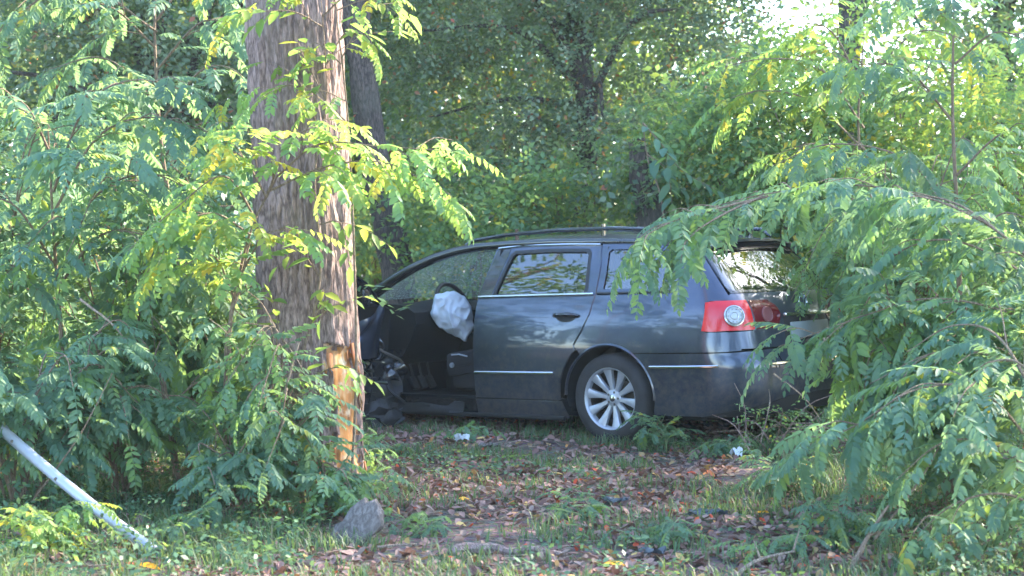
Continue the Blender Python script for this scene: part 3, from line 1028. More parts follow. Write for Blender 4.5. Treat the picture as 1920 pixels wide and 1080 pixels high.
def prad(a):
    for k in range(len(pa)):
        a0, r0 = pa[k]; a1, r1 = pa[(k + 1) % len(pa)]
        if k == len(pa) - 1: a1 += 2 * math.pi
        aa = a if a >= pa[0][0] else a + 2 * math.pi
        if a0 <= aa <= a1:
            x0, y0, x1, y1 = r0 * math.cos(a0), r0 * math.sin(a0), r1 * math.cos(a1), r1 * math.sin(a1)
            cx, cy = math.cos(aa), math.sin(aa)
            den = cx * (y1 - y0) - cy * (x1 - x0)
            return (x0 * (y1 - y0) - y0 * (x1 - x0)) / den
    return .15
bm = bmesh.new()
bmesh.ops.create_icosphere(bm, subdivisions=5, radius=1)
for v in bm.verts:
    p = v.co.copy()
    rho = math.hypot(p.x, p.z)
    a = math.atan2(p.z, p.x) if rho > 1e-6 else 0
    r = prad(a) * rho
    h, z = r * math.cos(a), r * math.sin(a)
    t = p.y * .105
    cr = sum(w * (.5 - abs(noise.noise(Vector((h * f + 3.1, z * f * .8, f)))) * 2.2) for w, f in ((.045, 7.0), (.020, 15.0)))
    t += cr * (1 if p.y > 0 else .3) * min(1, abs(p.y) * 2)
    h += .012 * noise.noise(Vector((z * 22, h * 14, 1))); z += .012 * noise.noise(Vector((h * 22, z * 14, 5)))
    v.co = hv * h + Vector((0, 0, z)) + dv * t
bm.verts.index_update()
mb = MB(); mb.add([bagc + v.co for v in bm.verts], [tuple(v.index for v in f.verts) for f in bm.faces])
bm.free()
ab = cb(mb, 'airbag', M['bag'], sw)

# driver door, swung wide open ------------------------------------------------------
HX, HY = 1.44, -.885
door_e = Euler((0, 0, R(-97)))
fo = [(1.44, .30), (1.435, .95), (1.455, 1.02), (1.70, 1.215), (1.95, 1.335), (2.2, 1.40), (2.44, 1.415), (2.40, 1.038), (2.435, 1.0), (2.435, .30)]
fh = [(1.60, 1.062), (1.80, 1.20), (2.0, 1.295), (2.2, 1.355), (2.36, 1.372), (2.325, 1.062)]
fdoor = panel('front_door', [fo, fh], M['paint'], car, (-1,), origin=(HX, HY, 0))
fdoor.location = (HX - XO + .07, HY - .01, -.03); fdoor.rotation_euler = door_e
fdoor['label'] = 'driver door swung wide open beside the trunk'
lowf = [(1.45, .31), (1.445, .95), (1.47, 1.025), (2.40, 1.035), (2.43, 1.0), (2.43, .31)]
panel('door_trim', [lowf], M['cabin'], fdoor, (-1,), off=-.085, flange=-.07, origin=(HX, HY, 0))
fro = [(1.475, 1.03), (1.71, 1.205), (1.955, 1.325), (2.2, 1.39), (2.43, 1.405), (2.395, 1.04), (2.325, 1.05), (2.36, 1.36), (2.2, 1.345), (2.0, 1.285), (1.80, 1.19), (1.60, 1.055)]
panel('window_frame', [fro], M['black_paint'], fdoor, (-1,), off=-.035, flange=-.03, origin=(HX, HY, 0))
panel('window_glass', [[(1.57, 1.045), (1.80, 1.21), (2.0, 1.305), (2.2, 1.365), (2.375, 1.382), (2.34, 1.045)]], M['clear_glass'], fdoor, (-1,), off=-.014, flange=0, origin=(HX, HY, 0))
mb = MB(); mb.box((1.72, -.84, 1.10), (.10, .20, .14), (0, 0, R(8)), bev=.04); mb.box((1.66, -.86, 1.05), (.10, .06, .06), bev=.015)
mb.build('wing_mirror', M['black_paint'], fdoor, origin=(HX, HY, 0))
mb = MB(); c = Vector((1.60, -.79, .68))
mb.lathe([(.001, .0), (.045, .002), (.062, .0), (.07, .016), (.082, .018), (.09, .0)], 28, 'y', c)
mb.build('speaker', M['black_paint'], fdoor, origin=(HX, HY, 0))
mb = MB(); mb.tube([(1.75, -.795, .78), (1.85, -.76, .80), (2.2, -.76, .84), (2.3, -.795, .84)], [.02, .025, .025, .02], 8)
mb.build('arm_rest', M['black_trim'], fdoor, origin=(HX, HY, 0))
mb = MB(); mb.box((1.95, -.79, .42), (.7, .05, .12), bev=.02)
mb.build('door_pocket', M['black_trim'], fdoor, origin=(HX, HY, 0))
# torn panel, hinge post with check strap, hanging trim under the opening
mb = MB()
mb.box((1.38, -.80, .62), (.07, .10, .72), bev=.015)
mb.tube([(1.40, -.84, .50), (1.47, -.87, .50)], .022, 8); mb.tube([(1.40, -.84, .86), (1.47, -.87, .86)], .022, 8)
cb(mb, 'hinge_post', M['black_paint'])
mb = MB(); V, F = [], []
for i in range(13):
    for j in range(7):
        x = 1.50 + .82 * i / 12; 
        V.append(Vector((x, -.86 + .03 * noise.noise(Vector((x * 6, j, 0))) - .05 * (j / 6), .275 - .10 * j / 6 + .035 * noise.noise(Vector((x * 5, j * .4, 3))))))
for i in range(12):
    for j in range(6):
        a = i * 7 + j; F.append((a, a + 1, a + 8, a + 7))
mb.add(V, F)
cb(mb, 'torn_sill_trim', M['black_trim'])
# pushed back front wheel well of the crash side
mb = MB(); V, F = [], []
for i in range(17):
    an = R(-20 + 150 * i / 16)
    for j in range(6):
        r = .36 + .02 * noise.noise(Vector((i * .5, j * .5, 1)))
        V.append(crumple(Vector((1.02 + r * math.cos(an), -.86 + .3 * j / 5, .36 + r * math.sin(an)))))
for i in range(16):
    for j in range(5):
        a = i * 6 + j; F.append((a, a + 1, a + 7, a + 6))
mb.add(V, F)
cb(mb, 'wheel_well', M['underbody'])
mb = MB(); V, F = [], []
for i in range(15):
    for j in range(15):
        a, b = i / 14, j / 14
        p = Vector((1.30 + .22 * a - .10 * b, -.84 - .22 * a * (1 - .3 * b), .66 - .62 * b))
        p += noise.noise_vector(p * 7) * .07
        V.append(p)
for i in range(14):
    for j in range(14):
        a = i * 15 + j; F.append((a, a + 1, a + 16, a + 15))
mb.add(V, F)
cb(mb, 'torn_arch_liner', M['black_trim'])
rw = random.Random(12)
for k in range(9):                                   # hoses and wiring torn loose by the hinge
    p0 = Vector((1.52 + rw.uniform(0, .08), -.92 - rw.uniform(0, .25), rw.uniform(.35, .8)))
    mb = MB(); q = catmull([p0, p0 + Vector((rw.uniform(0, .12), rw.uniform(-.1, .05), -.1)), p0 + Vector((rw.uniform(-.05, .15), rw.uniform(-.15, .1), -.22)), p0 + Vector((rw.uniform(0, .2), rw.uniform(-.2, .1), -.28 + rw.uniform(-.06, .1)))], 4)
    mb.tube(q, rw.choice((.007, .011, .016)), 6)
    cb(mb, 'hose', M[rw.choice(('black_paint', 'black_trim', 'disc'))])
for k, (x, y, z, w, h) in enumerate(((1.60, -1.02, .34, .30, .34), (1.66, -1.12, .16, .34, .20), (1.62, -.96, .52, .22, .26))):
    mb = MB(); V, F = [], []
    for i in range(11):
        for j in range(11):
            a, b = i / 10 - .5, j / 10 - .5
            p = Vector((x + .10 * a, y + w * a, z + h * b))
            V.append(p + noise.noise_vector(Vector((i * .35 + 5 * k, j * .35, k * 3.3))) * .075)
    for i in range(10):
        for j in range(10):
            a = i * 11 + j; F.append((a, a + 1, a + 12, a + 11))
    mb.add(V, F); cb(mb, 'torn_panel', M[('black_trim', 'black_trim', 'black_paint')[k]])
# buckled wing pushed out beside the hinge, its edge catching the sky
mb = MB(); V, F = [], []
for i in range(19):
    for j in range(15):
        a, b = i / 18, j / 14
        y = -1.04 - .36 * a - .06 * b; z = 1.03 - .16 * a - .42 * b * (1 - .35 * a)
        x = 1.64 + .10 * math.sin(math.pi * a * .9) * (1 - .5 * b)
        p = Vector((x, y, z)); p += noise.noise_vector(Vector((a * 2.2, b * 2.6, 4))) * .05
        V.append(p)
for i in range(18):
    for j in range(14):
        a = i * 15 + j; F.append((a, a + 1, a + 16, a + 15))
mb.add(V, F)
cb(mb, 'buckled_wing', M['paint'])
# engine lump and under-body
mb = MB(); mb.box((.95, 0, .52), (.6, 1.0, .5), bev=.05)
cb(mb, 'engine', M['disc'])
mb = MB(); mb.box((2.55, 0, .20), (3.6, 1.40, .06)); mb.box((3.95, .1, .26), (.6, .7, .14), bev=.04)
mb.tube([(1.6, .25, .17), (3.2, .25, .17), (3.5, .45, .20), (4.2, .45, .22)], .03, 8)
cb(mb, 'underbody', M['underbody'])

# wheels ---------------------------------------------------------------------------
def wheel(x, s, y=None, flat=False, steer=0):
    yo = y if y is not None else .79
    c = Vector((x, s * yo, .32))
    hub = MB()
    hub.lathe([(.001, -.05), (.14, -.05), (.205, -.08), (.208, .09), (.216, .10)], 40, 'y')
    hub.lathe([(.001, .00), (.135, .00), (.14, -.012)], 32, 'y')
    root = hub.build('wheel', M['disc'], car)
    t = MB()
    t.lathe([(.212, .095), (.222, .112), (.245, .118), (.285, .116), (.302, .105), (.314, .085), (.318, .05), (.3195, .0), (.318, -.05), (.314, -.085), (.30, -.108), (.25, -.115), (.212, -.10)], 64, 'y')
    t.build('tyre', M['rubber'], root)
    r = MB()
    r.lathe([(.200, .06), (.205, .085), (.209, .100), (.2175, .108), (.223, .108), (.224, .098)], 56, 'y')
    r.lathe([(.001, .075), (.026, .076), (.034, .070), (.050, .070), (.064, .062), (.068, .035)], 30, 'y')
    for k in range(10):
        a = 2 * math.pi * (k + .25) / 10
        ca, sa = math.cos(a), math.sin(a)
        V = []
        secs = [(.052, .0145, .066), (.10, .0175, .070), (.16, .026, .082), (.2055, .036, .090)]
        for rr, hw, h in secs:
            for w, dh in ((-hw, -.034), (-hw, -.006), (-hw * .72, 0), (hw * .72, 0), (hw, -.006), (hw, -.034)):
                V.append(Vector((rr * ca - w * sa, h + dh, rr * sa + w * ca)))
        F = []
        for i in range(3):
            for j in range(5): F.append((i*6+j, i*6+j+1, (i+1)*6+j+1, (i+1)*6+j))
        r.add(V, F)
    r.build('rim', M['alloy'], root)
    b = MB()
    for k in range(5):
        a = 2 * math.pi * (k + .5) / 5
        b.lathe([(.009, .055), (.009, .0715), (.001, .0715)], 8, 'y', (.044 * math.cos(a), 0, .044 * math.sin(a)))
    b.build('wheel_bolts', M['disc'], root)['kind'] = 'stuff'
    b = MB(); b.lathe([(.024, .0765), (.020, .079), (.001, .080)], 24, 'y')
    b.build('hub_cap', M['chrome'], root)
    root.location = (x - XO, s * yo, .32 + (0 if not flat else -.03))
    root.rotation_euler = (0, 0, (math.pi if s < 0 else 0) + steer)
    return root
wheel(AXR, -1, y=.782)
wheel(AXR, 1, y=.782)
fw = wheel(.95, -1, y=.74, flat=True, steer=R(-12)); fw.location.z = .38
for ch in fw.children:
    if ch.name.startswith('rim'):
        ch.data.materials.clear(); ch.data.materials.append(M['black_trim'])
wheel(AXF, 1, y=.78).location.z = .38
# ================================================================== GROUND
def soil_mat():
    m, nt, b = new_mat('forest_floor')
    N, L = nt.nodes, nt.links
    tc = N.new('ShaderNodeTexCoord')
    nz = N.new('ShaderNodeTexNoise'); nz.inputs['Scale'].default_value = 1.1; nz.inputs['Detail'].default_value = 8; nz.inputs['Roughness'].default_value = .65
    L.new(tc.outputs['Object'], nz.inputs['Vector'])
    cr = N.new('ShaderNodeValToRGB')
    e = cr.color_ramp.elements
    e[0].position = .36; e[0].color = (.065, .068, .042, 1)
    e[1].position = .62; e[1].color = (.16, .105, .08, 1)
    k = e.new(.48); k.color = (.105, .076, .053, 1)
    L.new(nz.outputs['Fac'], cr.inputs['Fac'])
    vz = N.new('ShaderNodeTexVoronoi'); vz.inputs['Scale'].default_value = 28
    L.new(tc.outputs['Object'], vz.inputs['Vector'])
    mx = N.new('ShaderNodeMixRGB'); mx.blend_type = 'MULTIPLY'; mx.inputs['Fac'].default_value = .55
    L.new(cr.outputs[0], mx.inputs['Color1']); L.new(vz.outputs['Color'], mx.inputs['Color2'])
    L.new(mx.outputs[0], b.inputs['Base Color'])
    b.inputs['Roughness'].default_value = .95
    bp = N.new('ShaderNodeBump'); bp.inputs['Strength'].default_value = .7; bp.inputs['Distance'].default_value = .03
    L.new(vz.outputs['Distance'], bp.inputs['Height']); L.new(bp.outputs[0], b.inputs['Normal'])
    return m
M['soil'] = soil_mat()

def axis(lo, hi, a, b, step):
    core = list(np.arange(a, b + 1e-6, step))
    left = []; s = step; x = a
    while x > lo: s *= 1.5; x -= s; left.append(max(x, lo))
    right = []; s = step; x = b
    while x < hi: s *= 1.5; x += s; right.append(min(x, hi))
    return left[::-1] + core + right
gx = axis(-500, 500, -6, 6, .12); gy = axis(-300, 700, 6, 18, .12)
V = [(x, y, ground_z(x, y)) for y in gy for x in gx]
nx = len(gx)
F = np.array([(j*nx + i, j*nx + i + 1, (j+1)*nx + i + 1, (j+1)*nx + i) for j in range(len(gy) - 1) for i in range(nx - 1)])
tag(link('ground', np_mesh('ground', V, F, M['soil'], True)), kind='structure')

# ================================================================== LEAF MATERIALS
T1, T2, T3 = (.056, .122, .092), (.084, .166, .116), (.125, .208, .112)
YG, YE, BR = (.17, .24, .055), (.42, .29, .035), (.28, .13, .07)
M['leaf_teal'] = leaf_mat('leaf_teal', [(0, T1), (.35, T2), (.75, T3), (.90, YG), (.965, YE)], .48, .6, obj_random=True)
M['leaf_green'] = leaf_mat('leaf_green', [(0, T1), (.25, T2), (.6, T3), (.85, (.15, .25, .07)), (.96, YG), (.99, YE)], .5, .6, obj_random=True)
M['leaf_sun'] = leaf_mat('leaf_sun', [(0, T2), (.3, (.15, .26, .07)), (.65, YG), (.82, (.33, .34, .05)), (.90, YE)], .5, .52, obj_random=True)  # yellower leaves, with the sunlit look put into the colours
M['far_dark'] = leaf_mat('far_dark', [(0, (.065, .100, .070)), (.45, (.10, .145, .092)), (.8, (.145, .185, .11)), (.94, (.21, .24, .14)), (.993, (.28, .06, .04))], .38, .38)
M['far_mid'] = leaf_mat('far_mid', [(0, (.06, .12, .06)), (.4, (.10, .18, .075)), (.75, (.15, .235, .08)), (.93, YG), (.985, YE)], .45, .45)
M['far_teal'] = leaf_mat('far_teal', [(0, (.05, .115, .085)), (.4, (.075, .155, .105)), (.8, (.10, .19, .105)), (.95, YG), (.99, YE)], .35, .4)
M['far_sun'] = leaf_mat('far_sun', [(0, (.09, .18, .06)), (.35, (.15, .25, .065)), (.7, YG), (.92, (.30, .33, .05)), (.98, YE)], .5, .45)  # far leaves with sunlight put into their colours
M['litter'] = leaf_mat('leaf_litter', [(0, (.13, .07, .058)), (.3, (.19, .105, .088)), (.55, (.24, .145, .122)), (.75, (.27, .19, .15)), (.88, (.15, .10, .07)), (.955, (.45, .30, .10)), (.985, (.45, .07, .03))], .12, .75, tcol=(.3, .15, .06))
M['grass'] = leaf_mat('grass_blade', [(0, (.04, .088, .045)), (.4, (.055, .11, .055)), (.75, (.085, .13, .065)), (.93, (.17, .155, .09))], .35, .5)
M['cover'] = leaf_mat('ground_cover', [(0, (.035, .088, .05)), (.5, (.055, .12, .065)), (.85, (.08, .15, .065)), (.97, YG)], .35, .45)
M['orange_leaf'] = leaf_mat('orange_leaf', [(0, (.75, .33, .02)), (1, (.80, .42, .03))], .4, .5, tcol=(.8, .4, .03))
M['bark'] = bark_mat('grey_bark', (.115, .076, .064), (.31, .215, .185), (.20, .165, .13))
M['bark_dark'] = bark_mat('dark_bark', (.03, .023, .02), (.12, .09, .078), (.075, .075, .055))
M['twig'] = bark_mat('twig_bark', (.13, .085, .055), (.25, .18, .12), (.16, .16, .09), 2)
M['dry'] = bark_mat('dry_wood', (.16, .11, .08), (.36, .28, .20), None, 2)
M['green_stem'] = simple('green_stem', (.16, .20, .08), .6)


# ================================================================== LEAVES
def leaflet(L, W, droop, mat=None):
    """pointed leaflet along +X, folded on its midrib; 8 vertices, 4 faces"""
    return [(0, 0, 0), (.28 * L, .5 * W, .10 * W - droop * .05), (.66 * L, .42 * W, .08 * W - droop * .35), (L, 0, -droop), (.66 * L, -.42 * W, .08 * W - droop * .35), (.28 * L, -.5 * W, .10 * W - droop * .05), (.47 * L, 0, -.12 * W - droop * .18)]
LF = [(0, 6, 2, 1), (6, 3, 2), (0, 5, 4, 6), (6, 4, 3)]
LF = [(0, 6, 2, 1), (6, 3, 2, 2), (0, 5, 4, 6), (6, 4, 3, 3)]


def compound_leaf(seed, npair=8, L=.34, ll=.080, lw=.034, droop=.10, hang=.35, tri=False, miss=.03):
    """pinnate leaf: returns verts, faces (tuples) ; rachis along +X bending down"""
    rs = random.Random(seed)
    V, F = [], []
    def rach(t):
        return Vector((L * t * (1 - .08 * t), .03 * L * math.sin(t * 2.5 + seed), -droop * t ** 1.8))
    n = 6
    for i in range(n):
        a, b = rach(i / (n - 1)), None
        w = .0028 * (1.2 - .8 * i / (n - 1))
        V += [a + Vector((0, w, 0)), a + Vector((0, -w, -w))]
    for i in range(n - 1):
        F.append((2*i, 2*i+1, 2*i+3, 2*i+2))
    for k in range(npair + 1):
        t = .16 + .84 * k / npair
        p = rach(min(1, t))
        q = (rach(min(1, t + .03)) - rach(t - .03)).normalized()
        side = Vector((0, 0, 1)).cross(q).normalized()
        upv = q.cross(side)
        sz = math.sin(math.pi * (.22 + .62 * k / npair)) ** .6
        for s in ((-1, 1) if k < npair else (0,)):
            if rs.random() < miss: continue
            if s == 0: d = q
            else:
                fa = R(62 + rs.uniform(-9, 9) - 18 * k / npair)
                d = q * math.cos(fa) + side * s * math.sin(fa)
            d = (d - Vector((0, 0, 1)) * (hang + rs.uniform(-.14, .14))).normalized()
            # leaflet normal
            nrm = (Vector((0, 0, 1)) + upv * .5 + q * rs.uniform(-.35, .35) + side * rs.uniform(-.3, .3))
            nrm = (nrm - d * nrm.dot(d)).normalized()
            y = nrm.cross(d)
            l = ll * sz * rs.uniform(.9, 1.08); w = lw * sz * rs.uniform(.9, 1.1)
            b = len(V)
            if tri:
                for (x_, y_, z_) in ((0, 0, 0), (.45 * l, .5 * w, 0), (l, 0, -.1 * l), (.45 * l, -.5 * w, 0)):
                    V.append(p + d * x_ + y * y_ + nrm * z_)
                F.append((b, b + 3, b + 2, b + 1))
            else:
                for (x_, y_, z_) in leaflet(l, w, .12 * l): V.append(p + d * x_ + y * y_ + nrm * z_)
                F += [(b, b + 6, b + 2, b + 1), (b + 6, b + 3, b + 2), (b, b + 5, b + 4, b + 6), (b + 6, b + 4, b + 3)]
    return V, F


def simple_leaf_V(L, W, seed=0):
    r = random.Random(seed)
    V = [Vector(p) for p in leaflet(L, W, .22 * L)]
    return V, [(0, 6, 2, 1), (6, 3, 2), (0, 5, 4, 6), (6, 4, 3)]


_lm = {}
def leaf_meshes(kind, mat):
    key = (kind, mat)
    if key not in _lm:
        out = []
        for i in range(7):
            if kind == 'pinnate': V, F = compound_leaf(i, 7 + i % 3, .30 + .03 * (i % 4), droop=.05 + .035 * (i % 4), hang=.25 + .12 * (i % 3))
            elif kind == 'small': V, F = compound_leaf(20 + i, 5 + i % 2, .20 + .02 * (i % 3), .058, .031, .05, .3)
            else: V, F = simple_leaf_V(.11 + .012 * (i % 3), .055 + .006 * (i % 2), i)
            out.append(np_mesh('leaf', [tuple(v) for v in V], F, M[mat], True))
        _lm[key] = out
    return _lm[key]


def frame(d, roll=0.0, upbias=Vector((0, 0, 1))):
    d = d.normalized()
    y = upbias.cross(d)
    if y.length < 1e-4: y = Vector((0, 1, 0))
    y.normalize()
    z = d.cross(y)
    m = Matrix((d, y, z)).transposed()
    if roll: m = Matrix.Rotation(roll, 3, d) @ m
    return m


_tmpl = {}
def template(kind, i):
    if (kind, i) not in _tmpl:
        if kind == 'pinnate': V, F = compound_leaf(i, 7, .32, droop=.07, hang=.3, tri=True)
        elif kind == 'small': V, F = compound_leaf(i, 5, .20, .058, .031, .05, .3, tri=True)
        elif kind == 'sprig':   # a short spray of 6 simple leaves
            V, F = [], []
            rs = random.Random(i)
            for k in range(6):
                p = Vector((.035 * k, 0, -.006 * k * k * .3)); s = -1 if k % 2 else 1
                d = Vector((.6, s * .8, rs.uniform(-.5, .15))).normalized()
                n = (Vector((rs.uniform(-.4, .4), rs.uniform(-.4, .4), 1))); n = (n - d * n.dot(d)).normalized(); y = n.cross(d)
                l, w = .062 * rs.uniform(.8, 1.15), .036
                b = len(V)
                V += [p, p + d * l * .45 + y * w * .5, p + d * l - n * .006, p + d * l * .45 - y * w * .5]
                F.append((b, b + 3, b + 2, b + 1))
        _tmpl[(kind, i)] = (np.array([tuple(v) for v in V], dtype=np.float32), F)
    return _tmpl[(kind, i)]


def leaf_mass(name, kind, mats34, mat, parent=None, smooth=False):
    """mats34: list of (3x3 numpy*scale, position). one mesh, kind stuff"""
    Vs, Fs = [], []
    b = 0
    for n, (m, p) in enumerate(mats34):
        V, F = template(kind, n % 5)
        Vs.append(V @ m.T + p)
        Fs += [tuple(i + b for i in f) for f in F]
        b += len(V)
    me = np_mesh(name, np.concatenate(Vs), np.array(Fs) if all(len(f) == 4 for f in Fs) else Fs, M[mat], smooth)
    o = link(name, me, parent)
    o['kind'] = 'stuff'
    return o


def along(path, d):
    acc = 0
    for i in range(len(path) - 1):
        l = (path[i+1] - path[i]).length
        if acc + l >= d:
            return path[i].lerp(path[i+1], (d - acc) / max(l, 1e-6)), (path[i+1] - path[i]).normalized()
        acc += l
    return path[-1].copy(), (path[-1] - path[-2]).normalized()


def plen(p): return sum((p[i+1] - p[i]).length for i in range(len(p) - 1))


def sapling(name, label, cat, base, stem, branches, kind='pinnate', mat='leaf_teal', group=None, step=.085, size=1.0,
            cap=260, twigs=.5, r0=.02, f0=.22, seed=0, hang=.35, stem_mat='twig', leafy_stem=False, twig_len=(.2, .5), rb=.009):
    """a woody plant: stem, branches and its compound leaves; the largest leaves are objects"""
    rs = random.Random(seed)
    root = empty(name, base)
    tag(root, label, cat, group)
    B = Vector(base)
    if stem:
        sp = catmull(stem, 7)
        mb = MB(); n = len(sp)
        mb.tube([p - B for p in sp], [r0 * (1 - .75 * i / (n - 1)) for i in range(n)], 8)
        mb.build('stem', M[stem_mat], root)
    leaves = []
    def put(path, f, st):
        L = plen(path)
        d = L * f; k = rs.randint(0, 1)
        while d < L:
            p, t = along(path, d)
            side = t.cross(Vector((0, 0, 1)))
            if side.length < .1: side = Vector((1, 0, 0))
            side.normalize()
            ang = rs.uniform(-1.2, 1.2)
            s = (1 if k % 2 else -1)
            dirv = t * rs.uniform(.35, .8) + side * s * rs.uniform(.5, 1.0) + Vector((0, 0, rs.uniform(-.55, .35) - hang * .5)) + Vector((rs.uniform(-.2, .2), rs.uniform(-.2, .2), 0))
            m = frame(dirv, rs.uniform(-.5, .5))
            sc = size * rs.uniform(.72, 1.12) * (1 - .25 * (d / L) ** 3)
            leaves.append((p, m, sc))
            d += st * rs.uniform(.7, 1.35); k += 1
        p, t = path[-1], (path[-1] - path[-2]).normalized()
        leaves.append((p, frame(t + Vector((0, 0, -.25)), rs.uniform(-.4, .4)), size * rs.uniform(.75, 1.0)))
    for br in branches:
        path = catmull(br, 7)
        mb = MB(); n = len(path)
        mb.tube([p - B for p in path], [rb * (1 - .75 * i / (n - 1)) for i in range(n)], 6)
        put(path, f0, step)
        L = plen(path)
        d = L * max(.15, f0 * .7)
        while twigs > 0 and d < L * .92:
            if rs.random() < twigs:
                p, t = along(path, d)
                side = t.cross(Vector((0, 0, 1)))
                if side.length < .1: side = Vector((1, 0, 0))
                side.normalize()
                s = rs.choice((-1, 1))
                tl = rs.uniform(*twig_len) * (1 - .4 * d / L)
                dv = (t * .7 + side * s * rs.uniform(.4, .9) + Vector((0, 0, rs.uniform(-.5, .4)))).normalized()
                tp = [p, p + dv * tl * .5 + Vector((0, 0, .02)), p + dv * tl + Vector((0, 0, -.10 * tl))]
                tpath = catmull(tp, 4)
                mb.tube([q - B for q in tpath], [rb * .5 * (1 - .6 * i / (len(tpath) - 1)) for i in range(len(tpath))], 5)
                put(tpath, .3, step)
            d += .16
        mb.build('branch', M[stem_mat], root)
    rs.shuffle(leaves)
    # leaves nearest the photographer are objects
    mm = leaf_meshes(kind, mat)
    lv = sorted(leaves, key=lambda a: a[0].y)[:]
    singles, rest = lv[:cap], lv[cap:]
    for p, m, sc in singles:
        o = bpy.data.objects.new('leaf', rs.choice(mm))
        COL.objects.link(o)
        o.parent = root
        o.matrix_local = Matrix.Translation(p - B) @ m.to_4x4() @ Matrix.Scale(sc, 4)
    if rest:
        leaf_mass('foliage', kind if kind != 'broad' else 'sprig', [(np.array(m) * sc, np.array(p - B)) for p, m, sc in rest], mat, root)
    return root, len(leaves)


def bush_paths(base, n, h, spread, seed, az=(0, 360), arch=.5, up=.5):
    rs = random.Random(seed)
    out = []
    for i in range(n):
        a = R(rs.uniform(*az)); hh = h * rs.uniform(.6, 1.05); sp = spread * rs.uniform(.45, 1.0)
        d = Vector((math.cos(a), math.sin(a), 0))
        b = Vector(base) + Vector((rs.uniform(-.06, .06), rs.uniform(-.06, .06), 0))
        out.append([b, b + d * sp * .22 + Vector((0, 0, hh * .55)), b + d * sp * .62 + Vector((rs.uniform(-.1, .1), rs.uniform(-.1, .1), hh * .98)),
                    b + d * sp + Vector((rs.uniform(-.12, .12), rs.uniform(-.1, .1), hh * (1.0 - arch * rs.uniform(.3, 1))))])
    return out


def G(x, y): return Vector((x, y, ground_z(x, y)))
def PG(px, Y): return G((px - 960) / FPX * Y, Y)


# ================================================================== BACKGROUND TREES
def crown_mats(rs, blobs, n, size, kind, per=14, flat=.6):
    out = []
    vol = [b[1][0] * b[1][1] * b[1][2] for b in blobs]
    tot = sum(vol)
    centres = []
    for (c, r), v in zip(blobs, vol):
        k = max(1, int(n * v / tot / per))
        for _ in range(k):
            u = rs.normal(size=3); u /= np.linalg.norm(u)
            rad = rs.uniform(.25, 1) ** .45
            pc = np.array(c) + u * rad * np.array(r)
            centres.append(pc)
            for _ in range(per):
                q = pc + rs.normal(size=3) * np.array([.24, .24, .13]) * max(1, size / 1.15)
                d = u * .5 + rs.normal(size=3) * .6; d[2] -= .25
                d /= np.linalg.norm(d)
                z = rs.normal(size=3) * .45 + np.array([0, 0, 1.0]); z -= d * z.dot(d); z /= np.linalg.norm(z)
                y = np.cross(z, d)
                out.append((np.stack([d, y, z], axis=1) * size * rs.uniform(.7, 1.25), q))
    return out, centres


def tree(name, label, base, trunk, r, blobs, n, kind='sprig', mat='far_dark', size=1.3, bark='bark_dark', seed=0, group=None, per=14, limbs=10, cat='tree', ns=12):
    rs = np.random.RandomState(seed)
    root = empty(name, base)
    tag(root, label, cat, group)
    B = Vector(base)
    tp = catmull(trunk, 8)
    nn = len(tp)
    mb = MB()
    rad = [r * (1.25 if i == 0 else 1) * (1 - .55 * i / (nn - 1)) for i in range(nn)]
    pts = [p - B for p in tp]
    mb.tube(pts, rad, ns)
    V = mb.v
    mb.v = [tuple(Vector(p) + noise.noise_vector(Vector(p) * 3) * r * .18) for p in V]
    mats, cen = crown_mats(rs, [((Vector(c) - B), rr) for c, rr in blobs], n, size, kind, per)
    mb.build('trunk', M[bark], root)
    lm = MB()
    for k in range(min(limbs, len(cen))):
        c = Vector(cen[rs.randint(len(cen))])
        j = int(rs.uniform(.35, .98) * (nn - 1))
        a = pts[j]
        mid = a.lerp(c, .5) + Vector((0, 0, .15 + .08 * (c - a).length)) + Vector(rs.normal(size=3) * .12)
        path = catmull([a, mid, c], 5)
        m = len(path)
        lm.tube(path, [rad[j] * .38 * (1 - .85 * i / (m - 1)) + .004 for i in range(m)], 6)
    if limbs:
        o = lm.build('limbs', M[bark], root)
        o.name = 'limb'; o['kind'] = 'stuff'
    if mats: leaf_mass('crown', kind, mats, mat, root).pop('kind', None)
    return root
